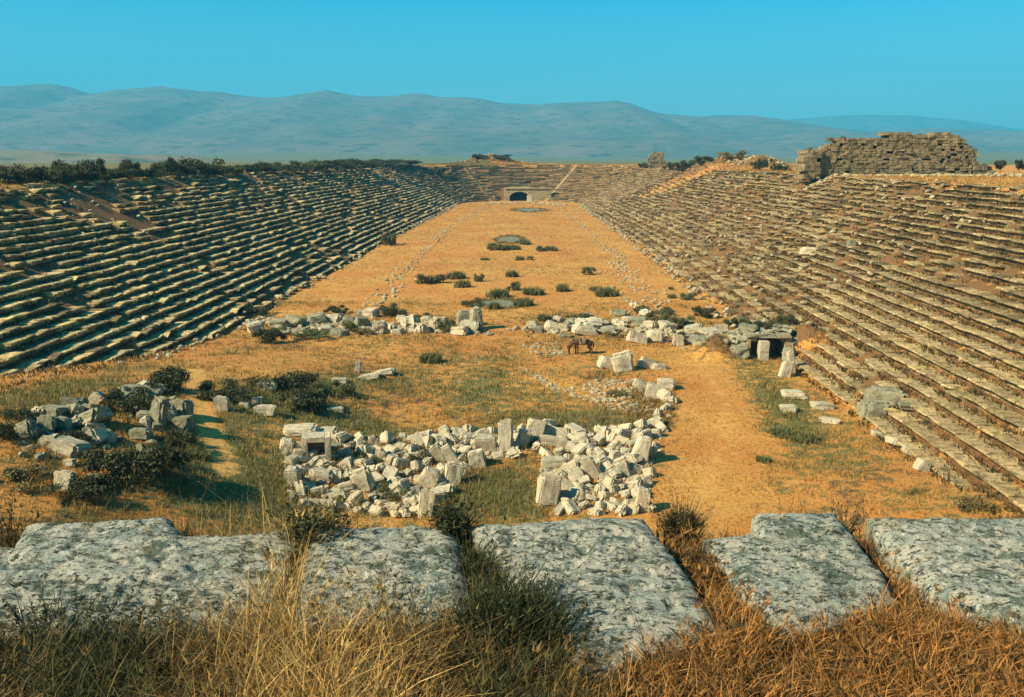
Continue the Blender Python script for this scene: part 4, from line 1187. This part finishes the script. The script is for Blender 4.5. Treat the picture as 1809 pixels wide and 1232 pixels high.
# ------------------------------------------------------------------ horse
def skin_mesh(name, pts, edges, rad, mat, root=0, levels=2):
    me = bpy.data.meshes.new(name); me.from_pydata(pts, edges, [])
    o = bpy.data.objects.new(name, me); COL.objects.link(o)
    m = o.modifiers.new('skin', 'SKIN'); m.use_smooth_shade = True
    sv = me.skin_vertices[0].data
    for i, r in enumerate(rad):
        sv[i].radius = r if hasattr(r, '__len__') else (r, r); sv[i].use_root = (i == root)
    s = o.modifiers.new('sub', 'SUBSURF'); s.levels = levels; s.render_levels = levels
    dg = bpy.context.evaluated_depsgraph_get(); dg.update()
    nm = bpy.data.meshes.new_from_object(o.evaluated_get(dg))
    bpy.data.objects.remove(o); nm.materials.clear(); nm.materials.append(mat); nm.name = name
    return nm


def plain(name, a, b, sc=8, rough=.7):
    g = G(name); g.b.inputs['Roughness'].default_value = rough
    return g.done(g.mix(g.noise(sc, 4), a, b))


M_HORSE = plain('brown horse coat', (.055, .026, .012), (.11, .05, .02), 4)
M_MANE = plain('dark horse hair', (.012, .009, .007), (.03, .02, .012))
M_PACK = plain('brown leather saddle', (.13, .07, .03), (.22, .13, .06))
M_CLOTH = plain('woven saddle blanket', (.25, .17, .09), (.16, .09, .05), 14)
# facing -x, grazing
hp = [(0, 0, 1.02), (-.35, 0, 1.04), (-.62, 0, 1.08), (.35, 0, 1.06), (.60, 0, 1.10), (.72, 0, 1.0),      # trunk 0-5
      (-.85, 0, 1.02), (-1.05, 0, .78), (-1.18, 0, .52), (-1.20, 0, .36), (-1.12, 0, .14), (-1.09, 0, .05),    # neck and head 6-11
      (-.56, .15, .80), (-.58, .15, .50), (-.56, .15, .27), (-.57, .15, .07), (-.62, .15, .02),                # fore legs
      (-.52, -.15, .80), (-.46, -.15, .50), (-.42, -.15, .27), (-.44, -.15, .07), (-.49, -.15, .02),
      (.60, .16, .80), (.52, .16, .58), (.68, .16, .40), (.65, .16, .08), (.60, .16, .02),                    # hind legs with hock
      (.66, -.16, .80), (.60, -.16, .58), (.78, -.16, .40), (.74, -.16, .08), (.69, -.16, .02),
      (-1.17, .07, .62), (-1.21, .10, .72), (-1.17, -.07, .62), (-1.21, -.10, .72)]                             # ears
he = [(0, 1), (1, 2), (0, 3), (3, 4), (4, 5), (2, 6), (6, 7), (7, 8), (8, 9), (9, 10), (10, 11)]
for a in (12, 17): he += [(2 if a == 12 else 1, a), (a, a + 1), (a + 1, a + 2), (a + 2, a + 3), (a + 3, a + 4)]
for a in (22, 27): he += [(4, a), (a, a + 1), (a + 1, a + 2), (a + 2, a + 3), (a + 3, a + 4)]
he += [(8, 32), (32, 33), (8, 34), (34, 35)]
hr = [.27, .27, .25, .27, .26, .16, .17, .135, .115, .10, .065, .05] + [.10, .07, .055, .045, .055] * 2 + [.145, .095, .06, .048, .058] * 2 + [.03, .015] * 2
hroot_pt = hit(1029, 627)
horse = empty('horse', hroot_pt, math.radians(8)); tag(horse, 'dark brown horse with a saddle, head down grazing on the floor', 'horse')
link('body', skin_mesh('body', hp, he, hr, M_HORSE), horse)
link('tail', skin_mesh('tail', [(.74, 0, 1.12), (.88, 0, 1.02), (.93, .0, .75), (.9, 0, .45)], [(0, 1), (1, 2), (2, 3)], [.045, .06, .07, .025], M_MANE), horse)
link('mane', skin_mesh('mane', [(-.62, 0, 1.30), (-.88, 0, 1.17), (-1.10, 0, .93), (-1.27, 0, .66), (-1.29, 0, .52)], [(0, 1), (1, 2), (2, 3), (3, 4)], [(.03, .05)] * 5, M_MANE), horse)
mb = MB(); na = 12
for (xa_, xb_, r0, m0) in ((-.36, .26, .295, 0),):
    vs = []; fs = []
    for i in range(na + 1):
        a = math.pi * (-.12 + 1.24 * i / na)
        for xq in (xa_, -.2, .1, xb_):
            for rr in (r0, r0 + .035): vs.append((xq, math.cos(a) * rr, 1.03 + math.sin(a) * rr * 1.03))
    for i in range(na):
        for q in range(3):
            o0 = i * 8 + q * 2; o1 = o0 + 8
            fs += [(o0 + 1, o0 + 3, o1 + 3, o1 + 1), (o0, o1, o1 + 2, o0 + 2)]
        fs += [(i * 8, i * 8 + 1, i * 8 + 9, i * 8 + 8), (i * 8 + 6, i * 8 + 14, i * 8 + 15, i * 8 + 7)]
    mb.add(vs, fs)
sad = link('saddle', mb.mesh('saddle', [M_CLOTH], True), horse)
mb = MB()
for xq in (-.30, .20):
    for i in range(7):
        a = math.pi * (.2 + .6 * i / 6); mb.box((xq, math.cos(a) * .36, 1.05 + math.sin(a) * .40), (.07, .16, .07), (a - math.pi / 2, 0, 0))
link('pommel', mb.mesh('pommel', [M_PACK]), sad)
kk = 46 * m_per_px(hroot_pt) / 2.15
horse.scale = (kk * 1.0, kk * 1.05, kk * 1.06)

# ------------------------------------------------------------------ foreground stones
def slab(corners, zt, H, seed, label, dz=(0, 0, 0, 0), res=.014, dome=.028, amp=1.0):
    C4 = [at_z(px, py, zt + d) for (px, py), d in zip(corners, dz)]       # far-left, far-right, near-right, near-left
    cen = sum(C4, Vector()) / 4
    fl, fr, nr_, nl = [c - Vector((cen.x, cen.y, 0)) for c in C4]
    wx_ = max((fr - fl).length, (nr_ - nl).length); wy_ = max((fl - nl).length, (fr - nr_).length)
    na_ = int(min(150, wx_ / res)); nb_ = int(min(130, wy_ / res)); sk = max(8, int(H / res / 1.6))
    def axis(n): return np.concatenate([np.linspace(-1 - 1, -1, sk, endpoint=False), np.linspace(-1, 1, n), np.linspace(1, 2, sk + 1)[1:]])
    a, b = np.meshgrid(axis(na_), axis(nb_))
    ca, cb = np.clip(a, -1, 1), np.clip(b, -1, 1)
    dep = np.maximum(np.abs(a) - 1, np.abs(b) - 1).clip(0) * H
    # rounded plan
    sa = ca * (.97 + .06 * np.cos(cb * 1.2)); sb = cb * (.97 + .05 * np.cos(ca * 1.2))
    edge = .10 * (fbm(ca * 2.5 + seed, cb * 2.5, seed, 4) - .5)
    sa = sa + edge * np.abs(ca) ** 3; sb = sb + .10 * (fbm(ca * 2.5 - seed, cb * 2.5 + 4, seed + 2, 4) - .5) * np.abs(cb) ** 3
    ta, tb = (sa + 1) / 2, (sb + 1) / 2
    def lerp4(k): return (nl[k] * (1 - ta) + nr_[k] * ta) * (1 - tb) + (fl[k] * (1 - ta) + fr[k] * ta) * tb
    X, Y, Z = lerp4(0), lerp4(1), lerp4(2)
    bulge = 1 + .015 * np.sin(np.clip(dep / H, 0, 1) * 2.6)
    X = X * bulge; Y = Y * bulge
    wxp, wyp = X + cen.x, Y + cen.y
    er = np.maximum(np.abs(ca), np.abs(cb))
    Z = Z - dome * np.clip((er - .72) / .28, 0, 1) ** 2.2 * 1.3 - dep
    n1 = fbm(wxp * 3, wyp * 3 + Z, seed + 11, 5) - .5
    n2 = fbm(wxp * 13 + Z * 9, wyp * 17 + Z * 9, seed + 12, 4) - .5
    pit = np.clip(fbm(wxp * 19 + Z * 14, wyp * 26, seed + 13, 3) - .52, 0, 1)
    Z = Z + amp * (.045 * n1 + .026 * n2 - .07 * pit)
    X = X + .03 * n2 * (dep > 0); Y = Y + .045 * n2 * (dep > 0)
    n1_, n2_ = a.shape; ii = np.arange(n1_ * n2_).reshape(n1_, n2_)
    f = np.stack([ii[:-1, :-1], ii[:-1, 1:], ii[1:, 1:], ii[1:, :-1]], -1).reshape(-1, 4)
    o = link('seat_slab', np_mesh('seat_slab', np.stack([X, Y, Z], -1).reshape(-1, 3), f, [M_FG], None, None, True), None, (cen.x, cen.y, 0))
    tag(o, label, 'stone slab', 'great weathered slabs in the foreground')
    return C4


FGZ = 10.60
SL = []
SL.append(slab([(-260, 965), (535, 922), (440, 1098), (-330, 1150)], FGZ, .6, 3, 'widest foreground slab, at the left, dark green and cream lichen', (0, 0, -.02, -.04), amp=1.0))
slab([(45, 918), (300, 905), (330, 965), (10, 985)], FGZ + .02, .6, 9, 'rounded dark lichen slab behind the widest left slab', amp=.8)
SL.append(slab([(548, 928), (798, 918), (842, 1085), (520, 1100)], FGZ - .01, .6, 5, 'narrow pitted grey slab, second from left in the foreground', amp=.9))
SL.append(slab([(826, 922), (1135, 904), (1282, 1105), (1030, 1190)], FGZ, .6, 7, 'large pale slab at the centre of the foreground', (0, 0, -.03, -.03)))
SL.append(slab([(1240, 940), (1490, 915), (1590, 1050), (1385, 1120)], FGZ - .03, .6, 6, 'blue grey and tan slab right of the centre slab', amp=.9))
slab([(1330, 900), (1480, 900), (1500, 935), (1335, 940)], FGZ - .01, .6, 4, 'small blue green slab behind the tan slab', amp=.6)
SL.append(slab([(1530, 905), (1960, 903), (2060, 1150), (1660, 1045)], FGZ, .6, 8, 'pale slab at the right picture edge of the foreground', amp=.9))

# ------------------------------------------------------------------ foreground grass and weeds
def in_slab(x, y, shrink=.93):
    r = np.zeros(len(x), bool)
    for C4 in SL:
        cx = sum(c.x for c in C4) / 4; cy = sum(c.y for c in C4) / 4
        q = [(cx + (c.x - cx) * shrink, cy + (c.y - cy) * shrink) for c in C4]
        ins = np.ones(len(x), bool)
        for i in range(4):
            x1, y1 = q[i]; x2, y2 = q[(i + 1) % 4]
            ins &= ((x2 - x1) * (y - y1) - (y2 - y1) * (x - x1)) < 0
        r |= ins
    return r


N = 21000
x = rng.uniform(-3.6, 3.6, N); y = rng.uniform(1.55, 3.95, N)
okk = ~in_slab(x, y, .97); x, y = x[okk], y[okk]; z = h_of(x, y)
# picture column of every root
v = np.stack([x, y, z - EYE], -1) @ ROTN
col = 904.5 + F0 * v[:, 0] / -v[:, 2]; row = 616 - F0 * v[:, 1] / -v[:, 2]
front = np.clip((3.1 - y) / 1.0, 0, 1)
zone_gold = np.exp(-((col - 560) / 230) ** 2)
zone_dark = np.clip(np.exp(-((col - 150) / 190) ** 2) * 1.1 + np.exp(-((col - 900) / 120) ** 2) * 1.0 + np.exp(-((col - 690) / 70) ** 2) * np.exp(-((row - 1090) / 70) ** 2) * .8, 0, 1)
zone_rust = np.clip((col - 950) / 300, 0, 1)
c0 = lerp(OCH * .9, BRN, rng.random(len(x)))
c0 = c0 + (STRAW * .85 - c0) * (zone_gold * rng.random(len(x)))[:, None]
c0 = c0 + (np.array((.36, .15, .034)) - c0) * (zone_rust * rng.random(len(x)))[:, None]
c0 = c0 + (DKG * 1.1 - c0) * np.clip(zone_dark * rng.random(len(x)) ** .2 * 1.1, 0, .97)[:, None]
zone_gold = zone_gold * (1 - .7 * zone_dark)
hh = rng.uniform(.10, .24, len(x)) * (.70 + .75 * zone_gold + .35 * zone_dark)
keep = rng.random(len(x)) < .8
s1 = blades(np.stack([x, y, z - .02], -1)[keep], hh[keep], .0056, 8, c0[keep], .05, 1.1, 3, .55)
kp = rng.random(len(x)) < .07 + .09 * zone_gold
s2 = blades(np.stack([x, y, z - .02], -1)[kp], hh[kp] * 1.7, .0036, 3, np.minimum(c0[kp] * 1.3, .8), .03, .6, 4, .4)
# grass seed heads: short fat blades at the top of some stems
kh = rng.random(len(x)) < .12
ph = np.stack([x, y, z + hh * rng.uniform(.6, 1.2, len(x))], -1)[kh]
s3 = blades(ph, np.full(len(ph), .035), .010, 5, c0[kh] * .9, .012, 1.0, 1, .3)
# a fallen litter of straw
kl = rng.random(len(x)) < .35
s4 = blades(np.stack([x, y, z + rng.uniform(0, .07, len(x))], -1)[kl], np.full(kl.sum(), .05), .004, 3, c0[kl] * 1.1, .06, 3.0, 2, .4)
ku = rng.random(len(x)) < .5
cu = lerp(DKG * .7, BRN * .6, rng.random(len(x)))[ku]
s5 = blades(np.stack([x, y, z - .01], -1)[ku], rng.uniform(.03, .12, ku.sum()) * (1 + .5 * zone_dark[ku]), .013, 6, cu, .06, 1.0, 2, .4)
o = blade_obj('dry_grass', [s1, s2, s3, s4, s5]); tag(o, 'tall golden and rusty dry grass in front of the foreground slabs', 'grass', kind='stuff')


def weed(px, py, h, spread, n, seed, label, leaf=.016, dens=60, cols=((.03, .035, .012), (.10, .09, .03)), z=None, stemcol=None, name='weed'):
    """a plant of thin upright stalks set with small leaves; h in metres"""
    r = random.Random(seed); rn = np.random.default_rng(seed)
    pt = at_z(px, py, FGZ - .15 if z is None else z)
    root = tag(empty(name, pt), label, 'weed')
    V = []; F_ = []; nn = 0; LV = []; LC = []
    for i in range(n):
        a = r.uniform(0, 6.283); q = math.sqrt(r.random())
        x0, y0 = math.cos(a) * q * spread * .35, math.sin(a) * q * spread * .35
        hh_ = h * r.uniform(.5, 1.05) * (1 - .25 * q); lx, ly = math.cos(a) * spread * q * r.uniform(.3, 1), math.sin(a) * spread * q * r.uniform(.3, 1)
        bx, by = r.gauss(0, .02), r.gauss(0, .02)
        seg = 6; ring = []
        for k in range(seg + 1):
            t = k / seg
            c = Vector((x0 + lx * t ** 1.5 + bx * math.sin(t * 5), y0 + ly * t ** 1.5 + by * math.sin(t * 4), -.12 + (hh_ + .12) * t))
            w = .0035 * (1 - .7 * t)
            for m_ in range(3): ring.append((c.x + w * math.cos(m_ * 2.094), c.y + w * math.sin(m_ * 2.094), c.z))
            if t > .15:
                for _ in range(int(dens / seg * r.uniform(.6, 1.4))):
                    tt = r.random() / seg; cc_ = c + Vector((lx * tt, ly * tt, hh_ * tt))
                    d = Vector((r.gauss(0, 1), r.gauss(0, 1), r.uniform(.1, 1.5))).normalized(); e = d.cross(Vector((r.gauss(0, 1), r.gauss(0, 1), r.gauss(0, 1)))).normalized()
                    l_ = leaf * r.uniform(.6, 1.6) * (1.15 - .5 * t)
                    LV += [cc_, cc_ + d * l_ * .9 + e * l_ * .35, cc_ + d * l_ * 2, cc_ + d * l_ * .9 - e * l_ * .35]
                    kq = r.random(); c1_ = [cols[0][j] * (1 - kq) + cols[1][j] * kq for j in range(3)]; LC += [c1_] * 4
        V += ring
        for k in range(seg):
            for m_ in range(3): F_.append((nn + k * 3 + m_, nn + k * 3 + (m_ + 1) % 3, nn + k * 3 + 3 + (m_ + 1) % 3, nn + k * 3 + 3 + m_))
        nn += len(ring)
    link('stalk', np_mesh('stalk', V, np.array(F_), [M_TWIG]), root)
    link('foliage', np_mesh('foliage', [tuple(q) for q in LV], np.arange(len(LV)).reshape(-1, 4), [M_LEAF], None, np.array(LC)), root)
    return root


weed(552, 990, .30, .20, 46, 1, 'dark leafy weed in the gap right of the widest left slab')
weed(800, 975, .30, .12, 34, 2, 'dark upright weed in the gap left of the large centre slab')
weed(1200, 950, .26, .18, 30, 3, 'spiky twiggy weed in the gap right of the large centre slab', .009, 26, ((.06, .05, .02), (.14, .10, .04)))
weed(1225, 1010, .14, .14, 40, 4, 'low rusty weed lower in the gap right of the centre slab', .011, 30, ((.05, .04, .015), (.16, .09, .03)))
weed(1500, 935, .17, .10, 22, 5, 'small dark weed in the gap left of the right edge slab', .010, 26)
weed(1545, 1000, .12, .12, 34, 6, 'low brown weed along the left side of the right edge slab', .010, 28, ((.06, .045, .018), (.18, .10, .035)))
weed(905, 1150, .30, .26, 90, 7, 'large dark green weed before the left of the centre slab', .010, 90, ((.018, .026, .010), (.07, .07, .025)), 10.42)
weed(985, 1190, .22, .2, 60, 8, 'dark weed hugging the lower corner of the centre slab', .009, 80, ((.018, .024, .010), (.08, .07, .025)), 10.42)
weed(690, 1120, .24, .28, 80, 9, 'dark weed before the narrow pitted slab', .010, 80, ((.03, .034, .012), (.12, .09, .03)), 10.42)
weed(835, 1065, .22, .14, 50, 10, 'dark weed between the narrow slab and the centre slab', .012, 40, ((.02, .026, .010), (.08, .07, .025)), 10.42)
weed(120, 1195, .26, .34, 110, 11, 'broad dark weed in front of the widest left slab', .010, 90, ((.015, .022, .009), (.06, .06, .02)), 10.42)
weed(290, 1180, .22, .26, 80, 12, 'dark weed right of the broad dark weed at lower left', .010, 80, ((.02, .026, .010), (.09, .08, .03)), 10.42)
weed(15, 960, .24, .14, 26, 13, 'brown weed at the left picture edge behind the slabs', .014, 20, ((.06, .045, .018), (.2, .13, .04)))
def broom(px, py, w, h, seed, label, cols=((.012, .018, .006), (.06, .065, .02)), n=1500, z=10.42):
    global rng
    hold = rng; rng = np.random.default_rng(seed)
    m = 60; a = rng.uniform(0, 6.283, m); q = np.sqrt(rng.random(m))
    P_ = np.stack([np.cos(a) * q * w * .32, np.sin(a) * q * w * .26, np.full(m, -.03)], -1)
    s_ = blades(P_, h * (1.1 - .5 * q), .0075, n // m, lerp(np.array(cols[0]), np.array(cols[1]), rng.random(m)), w * .14, .55, 3, .5)
    l_ = blades(np.repeat(P_, 14, 0) + np.stack([rng.normal(0, w * .12, m * 14), rng.normal(0, w * .1, m * 14), rng.uniform(.1, .8, m * 14) * h * np.repeat(1.05 - .5 * q, 14)], -1), np.full(m * 14, .03), .009, 3, np.repeat(lerp(np.array(cols[0]), np.array(cols[1]), rng.random(m)), 14, 0), .01, 1.0, 1, .5)
    rng = hold
    V = np.concatenate([s_[0], l_[0]]); k0 = len(s_[0])
    me = np_mesh('weed', V, [s_[1], np.concatenate([s_[2], l_[2] + k0])], [M_GRASS], None, np.concatenate([s_[3], l_[3]]))
    tag(link('weed', me, None, at_z(px, py, z)), label, 'weed')


broom(905, 1165, .62, .40, 1, 'tall dark green clump of shoots over the left edge of the centre slab', n=2400)
broom(985, 1205, .34, .24, 2, 'lower dark green shoots at the near corner of the centre slab')
broom(690, 1115, .55, .24, 3, 'dark green shoots standing before the narrow pitted slab', n=1800)
broom(835, 1050, .26, .30, 4, 'dark shoots rising in the gap between narrow slab and centre slab')
broom(90, 1185, .70, .30, 5, 'dark green shoots in front of the widest slab at the far left', n=2400)
broom(265, 1165, .60, .25, 6, 'dark green shoots in front of the widest slab, right of others', n=2200)
broom(385, 1135, .32, .17, 7, 'small dark shoots at the near right corner of the widest slab')
broom(556, 985, .22, .30, 8, 'dark upright shoots in the gap right of the widest slab', z=10.44)
broom(802, 972, .15, .32, 9, 'thin dark upright shoots left of the centre slab', z=10.44, n=900)
broom(1205, 955, .20, .24, 10, 'olive brown shoots in the gap right of the centre slab', ((.05, .04, .015), (.14, .09, .03)), 900, 10.44)
broom(1255, 1040, .18, .14, 11, 'rusty shoots low along the right edge of the centre slab', ((.06, .035, .012), (.22, .11, .03)), 900, 10.44)
broom(1530, 985, .16, .13, 12, 'rusty shoots in the gap left of the right edge slab', ((.06, .035, .012), (.22, .11, .03)), 900, 10.44)
RUSTY = ((.07, .04, .014), (.24, .12, .035))
for k, (px, py, sp, lab) in enumerate([(1320, 1180, .22, 'rusty low weed below the gap right of the centre slab'), (1455, 1200, .24, 'rusty weed under the blue grey and tan slab'), (1600, 1150, .24, 'rusty brown weed below the gap left of the right edge slab'),
                                       (1715, 1190, .26, 'brown weed below the right edge slab'), (1560, 1225, .24, 'brown weed at the bottom picture edge right of middle'), (1210, 1225, .2, 'brown weed at the bottom picture edge under the centre slab'),
                                       (480, 1225, .2, 'brown weed low among the golden grass'), (1780, 1120, .18, 'small rusty weed at the right picture edge')]):
    weed(px, py, .15, sp, 46, 60 + k, lab, .0085, 46, RUSTY, 10.44)
for k, (px, py, h, lab) in enumerate([(1388, 905, .17, 'slanted bare stalk behind the small blue green slab'), (1420, 905, .10, 'short bare stalk right of the slanted stalk'), (1467, 910, .15, 'straight bare stalk at the gap of the right slabs'), (1516, 905, .12, 'thin bare stalk right of the straight stalk')]):
    weed(px, py, h, .05, 2, 40 + k, lab, .008, 22, ((.04, .035, .015), (.10, .07, .03)), name='dry_stalk')

# ------------------------------------------------------------------ light, sky, haze
SUN_EL = math.radians(37)
sdir = Vector((-.90, -.44, 0)).normalized() * math.cos(SUN_EL); sdir.z = math.sin(SUN_EL)
ld = bpy.data.lights.new('sun', 'SUN'); ld.energy = 5.0; ld.angle = math.radians(.5); ld.color = (1, .87, .64)
lo = bpy.data.objects.new('sun', ld); COL.objects.link(lo)
lo.rotation_euler = sdir.to_track_quat('Z', 'Y').to_euler()
lo.location = (-60, -40, 80)
w = bpy.data.worlds.new('World'); scene.world = w; w.use_nodes = True
nt = w.node_tree; nt.nodes.clear()
sky = nt.nodes.new('ShaderNodeTexSky'); sky.sky_type = 'NISHITA'; sky.sun_disc = False
sky.sun_elevation = SUN_EL; sky.sun_rotation = math.atan2(sdir.x, sdir.y) % (2 * math.pi)
sky.dust_density = 1.2; sky.air_density = 1.0; sky.ozone_density = 1.0
tint = nt.nodes.new('ShaderNodeMix'); tint.data_type = 'RGBA'; tint.blend_type = 'MULTIPLY'; tint.inputs[0].default_value = 1
tcw = nt.nodes.new('ShaderNodeTexCoord'); sxyz = nt.nodes.new('ShaderNodeSeparateXYZ'); crw = nt.nodes.new('ShaderNodeValToRGB')
nt.links.new(tcw.outputs['Generated'], sxyz.inputs[0]); nt.links.new(sxyz.outputs[2], crw.inputs[0])
crw.color_ramp.elements[0].position = .075; crw.color_ramp.elements[0].color = (.75, 1.12, 1.25, 1)
crw.color_ramp.elements[1].position = .17; crw.color_ramp.elements[1].color = (.0, .90, 1.28, 1)
nt.links.new(crw.outputs[0], tint.inputs[7])
bg = nt.nodes.new('ShaderNodeBackground'); bg.inputs[1].default_value = .055
wo = nt.nodes.new('ShaderNodeOutputWorld')
nt.links.new(sky.outputs[0], tint.inputs[6]); nt.links.new(tint.outputs[2], bg.inputs[0]); nt.links.new(bg.outputs[0], wo.inputs[0])

HAZE = 1
if HAZE:
    mb = MB(); mb.box((0, 3300, 355), (15000, 7400, 740))
    m = bpy.data.materials.new('haze air'); m.use_nodes = True; m.node_tree.nodes.clear()
    ou = m.node_tree.nodes.new('ShaderNodeOutputMaterial'); vo = m.node_tree.nodes.new('ShaderNodeVolumePrincipled')
    vo.inputs['Color'].default_value = (.07, .60, .90, 1); vo.inputs['Density'].default_value = .00028; vo.inputs['Anisotropy'].default_value = 0
    m.node_tree.links.new(vo.outputs[0], ou.inputs['Volume'])
    tag(link('haze', mb.mesh('haze', [m])), 'thin blue haze in the air before the mountains', 'haze', kind='stuff')

scene.view_settings.view_transform = 'Standard'
scene.view_settings.look = 'None'
scene.view_settings.exposure = 1.28
scene.view_settings.gamma = 1
scene.render.engine = 'CYCLES'
scene.cycles.use_denoising = True
scene.cycles.max_bounces = 5
scene.cycles.diffuse_bounces = 2
scene.cycles.volume_bounces = 0
scene.cycles.use_adaptive_sampling = True
